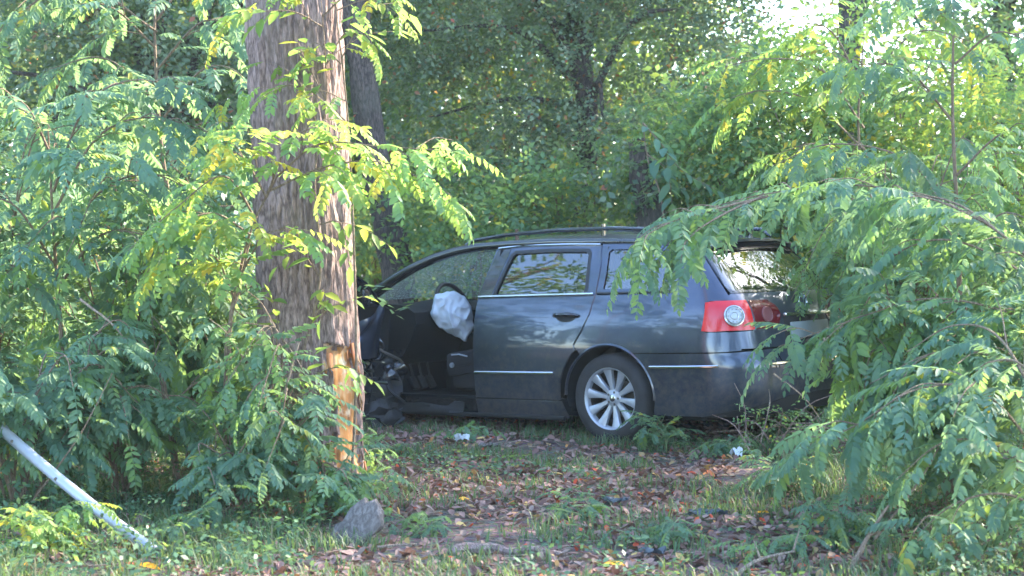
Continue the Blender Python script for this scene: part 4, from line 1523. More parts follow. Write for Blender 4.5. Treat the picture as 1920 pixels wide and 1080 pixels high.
# ================================================================== THE BIG TRUNK
def big_trunk():
    Y = 9.7
    root = empty('broad_trunk_tree', G((602 - 960) / FPX * Y, Y))
    tag(root, 'broad grey tree trunk in front of the car, bark torn off to orange wood', 'tree')
    B = root.location.copy()
    def cen(z):
        px = interp(z, [-.2, .2, 1.0, 2.0, 2.8, 3.6, 6.0], [594, 593, 577, 562, 552, 545, 520])
        return Vector(((px - 960) / FPX * Y, Y + .05 * math.sin(z), z))
    def rr(z): return interp(z, [-.2, .05, .3, .8, 1.6, 2.8, 6.0], [.34, .285, .262, .256, .243, .246, .225])
    nz_, na = 420, 190
    V, F = [], []
    zs = [-.15 + (6.0 + .15) * i / nz_ if i > 0 else -.25 for i in range(nz_ + 1)]
    zs = list(np.concatenate([np.linspace(-.2, 3.2, 340), np.linspace(3.25, 6.0, 60)]))
    nz_ = len(zs) - 1
    def wound(a, z):
        """>0 inside the torn area; a = angle, 0 = +X, -90 = towards the camera"""
        w = interp(z, [.12, .25, .45, .62, .70, .78, .84, .87], [0, .40, .44, .42, .38, .30, .22, -.05]) if .12 < z < .87 else -.3
        lo, hi = -62, -14
        da = min(a - lo, hi - a) / 24.0
        n = noise.noise(Vector((a * .11, z * 5, 2.0))) * .5 + noise.noise(Vector((a * .5, z * 9, 7.0))) * .35
        edge = min((z - .17) / .12, (.86 - z) / .11) 
        return min(da, edge) + n
    inw = []
    for i, z in enumerate(zs):
        c = cen(z); r0 = rr(z)
        butt = max(0, .55 - z) / .55
        for k in range(na):
            a = 360 * k / na
            if a > 180: a -= 360
            t = R(a)
            rad = r0 * (1 + .14 * butt * math.cos(3 * t + 3.1) + .06 * butt * math.cos(5 * t + 2))
            # furrowed bark: long interlacing ridges
            q = Vector((math.cos(t) * 3.4, math.sin(t) * 3.4, z * .9))
            wv = noise.noise(q * 1.3) * .7
            rd = abs(noise.noise(Vector((math.cos(t) * 9 + wv, math.sin(t) * 9 + wv, z * 2.6))))
            r2 = abs(noise.noise(Vector((math.cos(t) * 19, math.sin(t) * 19 + wv, z * 4.5 + 5))))
            fine = noise.noise(Vector((math.cos(t) * 30, math.sin(t) * 30, z * 12)))
            w = wound(a, z)
            if w > 0:
                k2 = min(1, w / .18)
                rad += -.022 * k2 + .006 * noise.noise(Vector((t * 26, z * 3, 1))) + .004 * noise.noise(Vector((t * 9, z * 14, 4)))
            else:
                rad += .030 * min(rd * 2.2, .8) + .012 * min(1, r2 * 2) + .004 * fine + .03 * noise.noise(q * .5)
            inw.append(w > 0)
            V.append((c.x + rad * math.cos(t) - B.x, c.y + rad * math.sin(t) - B.y, z - B.z))
    Fb, Fw = [], []
    for i in range(nz_):
        for k in range(na):
            q = (i * na + k, i * na + (k + 1) % na, (i + 1) * na + (k + 1) % na, (i + 1) * na + k)
            (Fw if sum(inw[j] for j in q) >= 3 else Fb).append(q)
    link('trunk', np_mesh('trunk', V, np.array(Fb), M['bark'], True), root)
    used = sorted({j for f in Fw for j in f}); mp = {j: i for i, j in enumerate(used)}
    link('bare_wood', np_mesh('bare_wood', [V[j] for j in used], np.array([[mp[j] for j in f] for f in Fw]), M['wound'], True), root)
    # splinters and hanging bark flaps at the edges of the wound
    rs = random.Random(5)
    for k in range(26):
        z = rs.uniform(.15, .88); side = rs.choice((-64, -12, None))
        a = R(side + rs.uniform(-4, 4)) if side else R(rs.uniform(-60, -15))
        if side is None: z = rs.choice((rs.uniform(.12, .22), rs.uniform(.83, .88)))
        c = cen(z); r_ = rr(z) + .012
        p = c + Vector((math.cos(a), math.sin(a), 0)) * r_
        l = rs.uniform(.05, .16); o_ = Vector((math.cos(a), math.sin(a), 0)) * rs.uniform(.0, .035)
        tdir = Vector((-math.sin(a), math.cos(a), 0)) * rs.uniform(.008, .02)
        mb = MB()
        p0, p1, p2 = p - B, p - B + o_ * .4 + Vector((0, 0, -l * .5)), p - B + o_ + Vector((0, 0, -l))
        n_ = Vector((math.cos(a), math.sin(a), 0)) * .006
        mb.add([p0 - tdir, p0 + tdir, p1 + tdir * .9, p1 - tdir * .8, p2, p0 - tdir - n_, p0 + tdir - n_, p1 + tdir * .9 - n_, p1 - tdir * .8 - n_, p2 - n_],
               [(0, 1, 2, 3), (3, 2, 4), (6, 5, 8, 7), (7, 8, 9), (0, 3, 8, 5), (3, 4, 9, 8), (1, 6, 7, 2), (2, 7, 9, 4)])
        mb.build('bark_splinter', M[rs.choice(('bark', 'wound', 'wound_dark'))], root, False)
    return root

def wound_mat(name, c1, c2, c3):
    m, nt, b = new_mat(name)
    N, L = nt.nodes, nt.links
    tc = N.new('ShaderNodeTexCoord'); mp = N.new('ShaderNodeMapping'); mp.inputs['Scale'].default_value = (26, 26, 3.5)
    L.new(tc.outputs['Object'], mp.inputs['Vector'])
    nz = N.new('ShaderNodeTexNoise'); nz.inputs['Scale'].default_value = 1; nz.inputs['Detail'].default_value = 6
    L.new(mp.outputs[0], nz.inputs['Vector'])
    n2 = N.new('ShaderNodeTexNoise'); n2.inputs['Scale'].default_value = 9; n2.inputs['Detail'].default_value = 3
    L.new(tc.outputs['Object'], n2.inputs['Vector'])
    ad = N.new('ShaderNodeMath'); ad.operation = 'MULTIPLY_ADD'; ad.inputs[1].default_value = .5
    L.new(nz.outputs['Fac'], ad.inputs[0])
    h = N.new('ShaderNodeMath'); h.operation = 'MULTIPLY'; h.inputs[1].default_value = .5
    L.new(n2.outputs['Fac'], h.inputs[0]); L.new(h.outputs[0], ad.inputs[2])
    cr = N.new('ShaderNodeValToRGB'); e = cr.color_ramp.elements
    e[0].position = .37; e[0].color = (*c1, 1); e[1].position = .66; e[1].color = (*c3, 1)
    k = e.new(.50); k.color = (*c2, 1)
    L.new(ad.outputs[0], cr.inputs['Fac'])
    n4 = N.new('ShaderNodeTexNoise'); n4.inputs['Scale'].default_value = 13; n4.inputs['Detail'].default_value = 5
    L.new(tc.outputs['Object'], n4.inputs['Vector'])
    r4 = N.new('ShaderNodeMapRange'); r4.inputs['From Min'].default_value = .52; r4.inputs['From Max'].default_value = .66
    L.new(n4.outputs['Fac'], r4.inputs['Value'])
    m4 = N.new('ShaderNodeMixRGB'); m4.inputs['Color2'].default_value = (.42, .34, .24, 1) if name == 'torn_wood' else (.2, .1, .05, 1)
    L.new(r4.outputs[0], m4.inputs['Fac']); L.new(cr.outputs[0], m4.inputs['Color1'])
    L.new(m4.outputs[0], b.inputs['Base Color'])
    b.inputs['Roughness'].default_value = .8
    bp = N.new('ShaderNodeBump'); bp.inputs['Strength'].default_value = .8; bp.inputs['Distance'].default_value = .008
    L.new(nz.outputs['Fac'], bp.inputs['Height']); L.new(bp.outputs[0], b.inputs['Normal'])
    return m
M['wound'] = wound_mat('torn_wood', (.13, .045, .012), (.36, .15, .035), (.46, .30, .16))
M['wound_dark'] = wound_mat('torn_inner_bark', (.16, .05, .02), (.30, .11, .04), (.45, .2, .08))
big_trunk()

# ================================================================== TREES OF THE WOOD
def z_at(py, Y): return P(960, py, Y).z
def X_at(px, Y): return (px - 960) / FPX * Y
def blob(px, py, Y, rx, ry, rz): return ((X_at(px, Y), Y, z_at(py, Y)), (rx, ry, rz))

# second trunk, leaning, behind the bonnet
Y = 16.0
tree('tree', 'dark leaning trunk behind the car roof, just right of the broad grey trunk', G(X_at(765, Y), Y),
     [Vector((X_at(790, Y), Y, -.1)), P(768, 640, Y), P(740, 480, Y), P(702, 300, Y), P(676, 110, Y), P(664, -60, Y), P(660, -420, Y), P(690, -800, Y)], .175,
     [blob(560, -330, 16.4, 1.8, 1.4, 1.0), blob(760, -520, 16, 1.9, 1.4, 1.1)], 900, 'sprig', 'far_mid', 1.4, 'bark_dark', 3, None, limbs=8)
Y = 17.5
tree('tree', 'dense dark small-leaved tree filling the middle of the wood above the car', G(X_at(1085, Y), Y),
     [Vector((X_at(1085, Y), Y, -.1)), P(1090, 400, Y), P(1100, 200, Y), P(1080, 0, Y), P(1090, -400, Y)], .16,
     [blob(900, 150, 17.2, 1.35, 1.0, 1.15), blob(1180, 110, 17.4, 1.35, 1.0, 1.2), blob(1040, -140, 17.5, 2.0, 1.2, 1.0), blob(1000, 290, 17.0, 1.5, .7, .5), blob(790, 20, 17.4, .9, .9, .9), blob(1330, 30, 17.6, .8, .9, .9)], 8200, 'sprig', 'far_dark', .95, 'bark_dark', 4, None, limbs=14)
Y = 16.5
tree('tree', 'shady bluish tree behind the left edge of the broad trunk', G(X_at(330, Y), Y),
     [Vector((X_at(330, Y), Y, -.1)), P(335, 300, Y), P(300, 80, Y), P(320, -300, Y)], .13,
     [blob(330, 60, 16.3, 1.5, 1.0, 1.0), blob(80, 100, 16.5, 1.4, 1.0, 1.1), blob(240, -240, 16.6, 2.2, 1.3, .9), blob(430, 260, 16, .9, .8, .7), blob(420, 20, 16.2, .9, .8, .8)], 6000, 'sprig', 'far_dark', 1.1, 'bark_dark', 5, None, limbs=22)
Y = 18.5
tree('tree', 'tree with a dark straight trunk against the bright sky gap at upper right', G(X_at(1590, Y), Y),
     [Vector((X_at(1600, Y), Y, -.1)), P(1598, 300, Y), P(1590, 60, Y), P(1585, -200, Y), P(1600, -700, Y)], .145,
     [blob(1600, -420, 18.5, 2.2, 1.8, 1.1), blob(1750, 330, 18.2, 1.1, .8, .7), blob(1850, 120, 18.6, .9, .8, .9)], 1500, 'sprig', 'far_mid', 1.35, 'bark_dark', 6, None, limbs=12)
# ivy covered stump
Y = 15.3
tree('stump', 'dark ivy-clad broken stump standing behind the car roof', G(X_at(1215, Y), Y),
     [Vector((X_at(1225, Y), Y, -.1)), P(1218, 420, Y), P(1205, 330, Y), P(1192, 262, Y)], .17,
     [blob(1205, 330, 15.2, .26, .22, .36)], 150, 'sprig', 'far_dark', 1.25, 'bark_dark', 8, None, per=6, limbs=0, cat='stump')

# understory bushes between the trees
spec = [
 (700, 440, 18.0, .6, .5, .42, 700, 'far_mid', 'yellow-green bush beside the windscreen, under the leaning dark trunk'),
 (880, 400, 15.6, .7, .5, .42, 900, 'far_mid', 'low green bush rising just over the front of the car roof'),
 (1040, 395, 16.0, .7, .5, .36, 900, 'far_mid', 'yellow-flecked bush behind the middle of the roof rail'),
 (1330, 310, 15.6, .8, .6, .65, 2000, 'far_mid', 'leafy bush behind the rear of the roof, right of the ivy stump'),
 (1480, 250, 15.0, .8, .6, .75, 1900, 'far_mid', 'tall light green bush right of the dark tree'),
 (1700, 480, 14.2, .95, .7, .75, 1600, 'far_mid', 'thick green bush beyond the tail of the car'),
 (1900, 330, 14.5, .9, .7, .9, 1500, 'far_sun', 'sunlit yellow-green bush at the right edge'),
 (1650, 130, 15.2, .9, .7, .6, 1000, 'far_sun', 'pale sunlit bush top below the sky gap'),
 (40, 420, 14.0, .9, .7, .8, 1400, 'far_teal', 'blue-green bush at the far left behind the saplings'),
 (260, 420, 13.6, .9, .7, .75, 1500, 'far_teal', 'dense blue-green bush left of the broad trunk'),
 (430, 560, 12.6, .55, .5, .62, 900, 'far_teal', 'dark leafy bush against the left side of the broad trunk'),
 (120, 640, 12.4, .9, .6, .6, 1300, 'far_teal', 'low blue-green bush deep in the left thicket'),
 (1640, 700, 13.4, .65, .5, .45, 800, 'far_mid', 'small bush behind the rear bumper'),
 (1850, 640, 12.6, .7, .6, .6, 1000, 'far_mid', 'bushy green shrub behind the right-hand saplings'),
]
for i, (px, py, Y, rx, ry, rz, n, mt, lab) in enumerate(spec):
    c = Vector((X_at(px, Y), Y, z_at(py, Y)))
    b = G(c.x, Y)
    tree('bush', lab, b, [b + Vector((0, 0, -.05)), b.lerp(c, .5) + Vector((.05, 0, 0)), c], .028, [(c, (rx, ry, rz)), (b.lerp(c, .45), (rx * .7, ry * .7, max(.3, c.z * .42)))], n, 'sprig' if i % 3 else 'small', mt, 1.15 if i % 3 else 1.0, 'twig', 40 + i, 'bushes of the understory', per=10, limbs=14, cat='bush', ns=7)

# tall trees added so that their crowns shade the clearing and the car
row = [(-8.5, 11.5, 'far_mid', 'added near shade tree beyond the lower right corner'), (-4.6, 11.4, 'far_mid', 'added tall shade tree beyond the right-hand saplings'),
       (-.8, 11.2, 'far_mid', 'added tall shade tree level with the car beyond the right edge'), (3.0, 11.2, 'far_mid', 'added tall shade tree right of the sunlit bushes'),
       (6.8, 13.5, 'far_dark', 'added very tall dark shade tree deep in the wood to the right'), (10.6, 14.0, 'far_dark', 'added very tall dark shade tree at the back right of the wood')]
for i, (k, h, mt, lab) in enumerate(row):
    b = G(12.0 - .47 * k + .4 * math.sin(i * 3), 16.6 + .88 * k)
    tree('tree', lab, b, [b + Vector((0, 0, -.1)), b + Vector((.1, 0, h * .3)), b + Vector((-.1, .1, h * .6)), b + Vector((0, 0, h * .9))], .17,
         [(b + Vector((0, 0, h * .62)), (2.3, 2.0, h * .34)), (b + Vector((.9, -1.6, h * .40)), (1.5, 1.5, h * .26)), (b + Vector((-.8, 1.6, h * .45)), (1.5, 1.6, h * .28))],
         2300, 'sprig', mt, 2.6, 'bark_dark', 70 + i, 'added shade trees', per=12, limbs=14)
if 0: tree('tree', 'tall tree beyond the left edge of the thicket', b, [b + Vector((0, 0, -.1)), b + Vector((.1, 0, 3)), b + Vector((-.1, .1, 8))], .17, [(b + Vector((0, 0, 5.6)), (2.3, 2.2, 2.4))],
     1300, 'sprig', 'far_teal', 2.3, 'bark_dark', 79, 'added shade trees', per=12, limbs=14)
# unseen trees added to pattern the reflections in the glass and paint
for i, (x, y, h) in enumerate([(-9.2, 12.9, 9.5), (-19, 12, 8), (-9, -12, 8)]):
    b = G(x, y)
    tree('tree', ('unseen open-crowned tree beyond the left edge of the picture', 'broad tree out of sight at the far left', 'unseen tree behind the photographer across the road')[i], b,
         [b + Vector((0, 0, -.1)), b + Vector((.1, 0, h * .4)), b + Vector((0, 0, h * .9))], .2, [(b + Vector((0, 0, h * .6)), (2.6, 2.2, h * .33))], 700, 'sprig', 'far_teal', 3.0, 'bark_dark', 90 + i, 'unseen trees for reflections', per=12, limbs=8)

# the far wood, one mass
rs_ = np.random.RandomState(3)
mats, _ = crown_mats(rs_, [((-7, 27, 3.6), (6, 2.5, 4.6)), ((-.3, 28, 4), (4.2, 2.5, 5)), ((-3, 25, 6.2), (6, 1.6, 2.2)), ((-4.0, 30, 7.0), (7, 2, 3)), ((9, 28, 2.0), (5, 3, 2.5)), ((0, 23, .9), (9, 1.5, 1.1)), ((-2, 22.5, 5.0), (4.8, 1, 2.3)), ((3.6, 24, 1.6), (3.6, 1.2, 1.7)), ((15, 30, 5), (4, 3, 5)), ((-15, 26, 5), (4, 3, 5)), ((-4, 35, 5.5), (8, 1.2, 4.5))], 58000, 2.7, 'sprig', 12)
tag(leaf_mass('far_wood', 'sprig', mats, 'far_mid'), 'leafy depth of the wood beyond the trees', 'wood', kind='stuff')

# ================================================================== SAPLINGS WITH FEATHER LEAVES, right side
def PP(l): return [P(*a) for a in l]
b = PG(2080, 8.8)
sapling('sapling', 'big sapling at the right whose feathery boughs arch over the tail of the car', 'sapling', b,
        [b, P(2060, 800, 8.8), P(2030, 560, 8.9), P(2010, 300, 9.0)],
        [PP([(2045, 600, 8.8), (1850, 420, 9.0), (1640, 350, 9.3), (1430, 365, 9.6), (1235, 420, 9.8)]),
         PP([(2045, 620, 8.8), (1900, 500, 8.8), (1780, 450, 9.0), (1690, 470, 9.2), (1620, 520, 9.3)]),
         PP([(2050, 680, 8.7), (1900, 590, 8.7), (1740, 560, 8.8), (1600, 600, 9.0), (1460, 650, 9.1)]),
         PP([(2045, 590, 9.0), (1800, 385, 9.5), (1620, 375, 9.8), (1500, 385, 9.9)]),
         PP([(1440, 368, 9.6), (1330, 395, 9.5), (1250, 420, 9.4), (1195, 452, 9.35)]),
         PP([(1430, 368, 9.6), (1370, 395, 9.5), (1310, 430, 9.4), (1272, 468, 9.35)]),
         PP([(2050, 700, 8.8), (1930, 480, 9.3), (1800, 420, 9.6), (1680, 430, 9.8)]),
         PP([(2055, 760, 8.7), (1900, 680, 8.5), (1760, 660, 8.5), (1630, 720, 8.6)])],
        'pinnate', 'leaf_green', 'feather-leaved saplings', step=.062, size=1.0, cap=290, twigs=.8, seed=1, f0=.18)
b = PG(2000, 8.0)
sapling('sapling', 'low spreading sapling in the lower right corner with hanging blue-green feather leaves', 'sapling', b,
        [b, P(1985, 900, 8.0), P(1960, 760, 8.1)],
        [PP([(1985, 900, 8.0), (1850, 740, 8.0), (1720, 730, 8.1), (1600, 800, 8.2), (1480, 850, 8.3)]),
         PP([(1990, 960, 7.9), (1880, 840, 7.8), (1770, 830, 7.8), (1680, 900, 7.9)]),
         PP([(1990, 1000, 7.9), (1900, 930, 7.7), (1800, 940, 7.7), (1720, 1000, 7.7)]),
         PP([(1975, 820, 8.1), (1880, 640, 8.3), (1790, 610, 8.5), (1700, 660, 8.6)]),
         PP([(1980, 860, 8.0), (1930, 700, 7.9), (1860, 680, 7.9), (1800, 760, 7.9)])],
        'pinnate', 'leaf_teal', 'feather-leaved saplings', step=.07, size=.98, cap=290, twigs=.65, seed=2, f0=.15)
b = PG(1800, 10.8)
sapling('sapling', 'slim upright sapling with a thin pinkish stem above the right-hand boughs', 'sapling', b,
        [b, P(1800, 600, 10.8), P(1794, 400, 10.8), P(1786, 200, 10.8), P(1790, -40, 10.8)],
        [PP([(1796, 420, 10.8), (1700, 300, 10.6), (1560, 270, 10.5), (1450, 310, 10.5)]),
         PP([(1792, 330, 10.8), (1880, 250, 10.6), (1960, 260, 10.5)]),
         PP([(1788, 230, 10.8), (1700, 130, 10.7), (1600, 120, 10.6)]),
         PP([(1790, 120, 10.8), (1870, 60, 10.7), (1950, 90, 10.6)]),
         PP([(1790, 60, 10.8), (1720, -20, 10.7), (1640, 10, 10.6)]),
         PP([(1797, 480, 10.8), (1880, 400, 10.6), (1960, 430, 10.5)]),
         PP([(1797, 500, 10.8), (1720, 420, 10.6), (1640, 440, 10.5)])],
        'pinnate', 'leaf_green', 'feather-leaved saplings', step=.08, size=1.0, cap=200, twigs=.6, seed=3, r0=.022)
b = PG(1640, 12.6)
sapling('sapling', 'sunlit yellow-green sapling in front of the bright gap at upper right', 'sapling', b,
        [b, P(1640, 500, 12.6), P(1610, 260, 12.6), P(1620, 60, 12.6)],
        [PP([(1620, 240, 12.6), (1540, 130, 12.5), (1440, 110, 12.4), (1340, 130, 12.4)]),
         PP([(1620, 280, 12.6), (1520, 190, 12.5), (1430, 170, 12.4), (1350, 190, 12.4)]),
         PP([(1620, 180, 12.6), (1560, 60, 12.5), (1480, 40, 12.4)]),
         PP([(1620, 160, 12.6), (1720, 60, 12.5), (1830, 80, 12.4)]),
         PP([(1620, 330, 12.6), (1540, 270, 12.5), (1450, 290, 12.4)])],
        'pinnate', 'leaf_sun', 'feather-leaved saplings', step=.09, size=1.0, cap=120, twigs=.5, seed=4)

# ================================================================== left side
b = PG(435, 9.2)
sapling('sapling', 'thin sapling whose yellow-green boughs cross in front of the broad trunk', 'sapling', b,
        [b, P(430, 640, 9.2), P(448, 520, 9.15), P(475, 420, 9.1), P(520, 330, 9.05)],
        [PP([(520, 330, 9.05), (600, 270, 9.0), (720, 275, 9.0), (870, 285, 9.0)]),
         PP([(500, 360, 9.05), (620, 310, 9.0), (740, 310, 9.0), (850, 385, 9.05)]),
         PP([(480, 410, 9.1), (420, 330, 9.0), (330, 390, 8.9), (240, 470, 8.9)]),
         PP([(470, 440, 9.1), (400, 400, 9.0), (330, 430, 8.9), (270, 520, 8.9)]),
         PP([(500, 370, 9.05), (540, 270, 9.0), (600, 240, 8.95), (640, 300, 9.0)]),
         PP([(500, 370, 9.05), (450, 290, 9.0), (390, 290, 8.9)]),
         PP([(448, 520, 9.15), (500, 440, 9.0), (570, 430, 9.0)]),
         PP([(440, 560, 9.15), (400, 480, 9.0), (340, 500, 8.9)])],
        'small', 'leaf_sun', 'feather-leaved saplings', step=.065, size=1.15, cap=290, twigs=.6, seed=5, f0=.2, r0=.014, rb=.007)
b = PG(120, 9.9)
sapling('sapling', 'blue-green feather-leaved sapling filling the left edge above the fallen pole', 'sapling', b,
        [b, P(115, 640, 9.9), P(100, 430, 9.9), P(90, 240, 9.9)],
        [PP([(100, 400, 9.9), (180, 260, 9.8), (280, 220, 9.7), (400, 250, 9.7)]),
         PP([(100, 360, 9.9), (160, 200, 9.8), (250, 150, 9.8), (350, 170, 9.8)]),
         PP([(100, 300, 9.9), (40, 190, 9.8), (-60, 190, 9.7)]),
         PP([(105, 460, 9.9), (200, 350, 9.7), (300, 330, 9.6), (400, 390, 9.6)]),
         PP([(105, 500, 9.9), (20, 380, 9.7), (-80, 390, 9.6)]),
         PP([(108, 540, 9.9), (190, 440, 9.7), (290, 450, 9.6), (360, 530, 9.6)]),
         PP([(110, 600, 9.9), (30, 500, 9.6), (-60, 520, 9.5)])],
        'pinnate', 'leaf_teal', 'feather-leaved saplings', step=.075, size=1.0, cap=290, twigs=.75, seed=6, r0=.018)
b = PG(30, 9.0)
sapling('sapling', 'low bushy sapling with broad blue-green fronds behind the fallen pole', 'sapling', b,
        [], bush_paths(b, 12, 1.0, .85, 21, (-150, 60)), 'pinnate', 'leaf_teal', 'feather-leaved saplings', step=.08, size=.95, cap=240, twigs=.5, seed=7, f0=.3)
b = PG(215, 9.4)
sapling('sapling', 'small sapling with drooping fronds between the pole and the broad trunk', 'sapling', b,
        [], bush_paths(b, 8, .9, .65, 22, (-170, 20)), 'pinnate', 'leaf_green', 'feather-leaved saplings', step=.10, size=.92, cap=200, twigs=.5, seed=8, f0=.3)
b = PG(475, 9.0)
sapling('sapling', 'knee-high sapling at the left foot of the broad trunk', 'sapling', b,
        [], bush_paths(b, 8, .55, .5, 23, (-190, 20)), 'pinnate', 'leaf_teal', 'feather-leaved saplings', step=.06, size=.75, cap=200, twigs=.4, seed=9, f0=.25)
b = PG(585, 8.9)
sapling('seedling', 'small green seedling hugging the front foot of the broad trunk', 'seedling', b,
        [], bush_paths(b, 7, .30, .26, 24, (-200, 20)), 'small', 'leaf_green', 'seedlings on the ground', step=.05, size=.85, cap=100, twigs=.3, seed=10, f0=.2)
b = PG(360, 10.4)
sapling('shrub', 'mixed small-leaved shrub thick against the left of the broad trunk', 'shrub', b,
        [], bush_paths(b, 15, 1.3, .68, 25), 'small', 'leaf_teal', None, step=.06, size=1.05, cap=280, twigs=.6, seed=11, f0=.15)
b = PG(520, 9.25)
sapling('vine', 'leafy creeper climbing the front of the broad trunk', 'vine', b,
        [b, P(560, 700, 9.42), P(600, 520, 9.41), P(590, 330, 9.40), P(612, 180, 9.40), P(600, -30, 9.40)],
        [PP([(600, 520, 9.41), (560, 470, 9.38), (520, 500, 9.37)]), PP([(592, 330, 9.40), (640, 270, 9.35), (690, 290, 9.3)]),
         PP([(600, 250, 9.4), (570, 170, 9.36), (540, 160, 9.3)]), PP([(612, 190, 9.40), (560, 90, 9.36), (570, 130, 9.3)]),
         PP([(612, 120, 9.4), (650, 60, 9.35), (690, 80, 9.3)]), PP([(605, 30, 9.40), (660, -10, 9.35), (750, 20, 9.3)]),
         PP([(600, 420, 9.4), (640, 420, 9.4), (655, 500, 9.45)]), PP([(575, 620, 9.42), (610, 560, 9.38), (600, 600, 9.35)]),
         PP([(560, 700, 9.42), (530, 640, 9.38), (510, 560, 9.36)]), PP([(605, 50, 9.4), (540, 20, 9.3), (430, 30, 9.2)]),
         PP([(540, 760, 9.4), (600, 700, 9.36), (650, 690, 9.3), (700, 715, 9.3)])],
        'broad', 'leaf_sun', None, step=.065, size=1.0, cap=290, twigs=.7, seed=12, f0=.2, r0=.010, rb=.005)

b = PG(560, 9.1)
sapling('shrub', 'tangled teal-leaved shrub covering the lower left half of the broad trunk', 'shrub', b,
        [], bush_paths(b + Vector((-.12, .0, 0)), 10, .98, .34, 26, (-210, -40)), 'small', 'leaf_green', None, step=.08, size=1.0, cap=240, twigs=.5, seed=13, f0=.2)
b = PG(250, 10.2)
sapling('shrub', 'tall leafy shrub in the middle of the left thicket', 'shrub', b,
        [], bush_paths(b, 14, 1.75, .85, 27), 'pinnate', 'leaf_green', None, step=.08, size=1.0, cap=240, twigs=.6, seed=14, f0=.3)
b = PG(330, 11.2)
sapling('sapling', 'tall leafy sapling reaching the top of the picture left of the broad trunk', 'sapling', b,
        [b, P(330, 500, 11.2), P(300, 250, 11.2), P(290, 40, 11.2), P(300, -120, 11.2)],
        [PP([(300, 230, 11.2), (380, 130, 11.1), (450, 140, 11.0), (480, 220, 11.0)]), PP([(295, 130, 11.2), (380, 40, 11.1), (460, 60, 11.0)]),
         PP([(300, 200, 11.2), (200, 110, 11.0), (90, 130, 10.9)]), PP([(292, 90, 11.2), (200, 10, 11.0), (80, 20, 10.9)]),
         PP([(292, 40, 11.2), (360, -40, 11.1), (440, -20, 11.0)]), PP([(300, 300, 11.2), (380, 230, 11.0), (440, 270, 10.9)]),
         PP([(295, 60, 11.2), (150, -30, 11.0), (20, 40, 10.9), (-40, 120, 10.9)]), PP([(300, 260, 11.2), (180, 180, 11.0), (60, 230, 10.9)])],
        'pinnate', 'leaf_teal', 'feather-leaved saplings', step=.11, size=.95, cap=220, twigs=.5, seed=18, r0=.02)
b = PG(-20, 10.6)
sapling('shrub', 'tall leafy shrub at the extreme left of the thicket', 'shrub', b,
        [], bush_paths(b, 12, 2.1, .95, 28), 'pinnate', 'leaf_teal', None, step=.085, size=1.05, cap=200, twigs=.6, seed=15, f0=.3)
b = PG(1800, 9.0)
sapling('shrub', 'dense green shrub filling the space under the right-hand boughs', 'shrub', b,
        [], bush_paths(b, 14, 1.2, .75, 29), 'pinnate', 'leaf_green', None, step=.075, size=.95, cap=260, twigs=.6, seed=16, f0=.2)
b = PG(1700, 12.0)
sapling('shrub', 'green shrub standing behind the tail of the car at the right', 'shrub', b,
        [], bush_paths(b, 14, 2.1, 1.0, 30), 'pinnate', 'leaf_green', None, step=.09, size=1.0, cap=200, twigs=.6, seed=17, f0=.3)
b = PG(655, 9.25)
sapling('sapling', 'thin yellow-leaved shoot rising along the right of the upper broad trunk', 'sapling', b,
        [b, P(668, 700, 9.4), P(662, 420, 9.40), P(650, 200, 9.38), P(630, 20, 9.36), P(625, -60, 9.36)],
        [PP([(640, 120, 9.37), (590, 80, 9.3), (560, 120, 9.25)]), PP([(630, 20, 9.36), (690, 0, 9.3), (750, 30, 9.25)]), PP([(640, 110, 9.37), (670, 60, 9.3), (700, 90, 9.3)]),
         PP([(652, 230, 9.38), (560, 160, 9.3), (480, 190, 9.2), (420, 250, 9.2)]), PP([(628, 0, 9.36), (540, -20, 9.3), (440, 30, 9.2), (400, 80, 9.2)]), PP([(650, 190, 9.38), (600, 170, 9.3), (570, 200, 9.3)])],
        'small', 'leaf_sun', 'feather-leaved saplings', step=.09, size=.85, cap=160, twigs=.3, seed=19, r0=.009, rb=.004)
# seedlings scattered at the foot of things
for i, (px, Y, h, sp, mt, lab) in enumerate([
    (1240, 11.55, .22, .20, 'leaf_teal', 'seedling right behind the near rear wheel'),
    (1385, 11.2, .14, .16, 'leaf_green', 'pale seedling under the corner of the rear bumper'),
    (870, 12.15, .14, .10, 'leaf_green', 'tuft of weed under the open doorway'),
    (1490, 9.6, .22, .22, 'leaf_teal', 'feathery seedling in the leaf litter below the tail of the car'),
    (690, 9.6, .22, .22, 'leaf_green', 'seedling just right of the broad trunk'),
    (1090, 8.9, .10, .18, 'leaf_green', 'flat green weed in the middle of the clearing'),
    (1230, 8.2, .14, .2, 'leaf_teal', 'low weed towards the front of the clearing'),
    (60, 7.9, .22, .2, 'leaf_sun', 'yellowish seedling in the lower left corner'),
    (790, 8.5, .10, .2, 'leaf_green', 'creeping weed right of the grey slab'),
    (1560, 8.3, .25, .22, 'leaf_teal', 'seedling beside the brown stick at the right'),
    (700, 11.3, .16, .2, 'leaf_green', 'weed between the broad trunk and the open door'),
    (1450, 7.9, .14, .2, 'leaf_green', 'small weed beside the pale stick'),
    (330, 8.3, .16, .2, 'leaf_green', 'low weed above the foot of the fallen pole')]):
    b = PG(px, Y)
    sapling('seedling', lab, 'seedling', b, [], bush_paths(b, 6, h, sp, 60 + i, (0, 360)), 'small', mt, 'seedlings on the ground', step=.05, size=.55 if h < .2 else .75, cap=60, twigs=.2, seed=60 + i, f0=.15, rb=.003, stem_mat='green_stem')

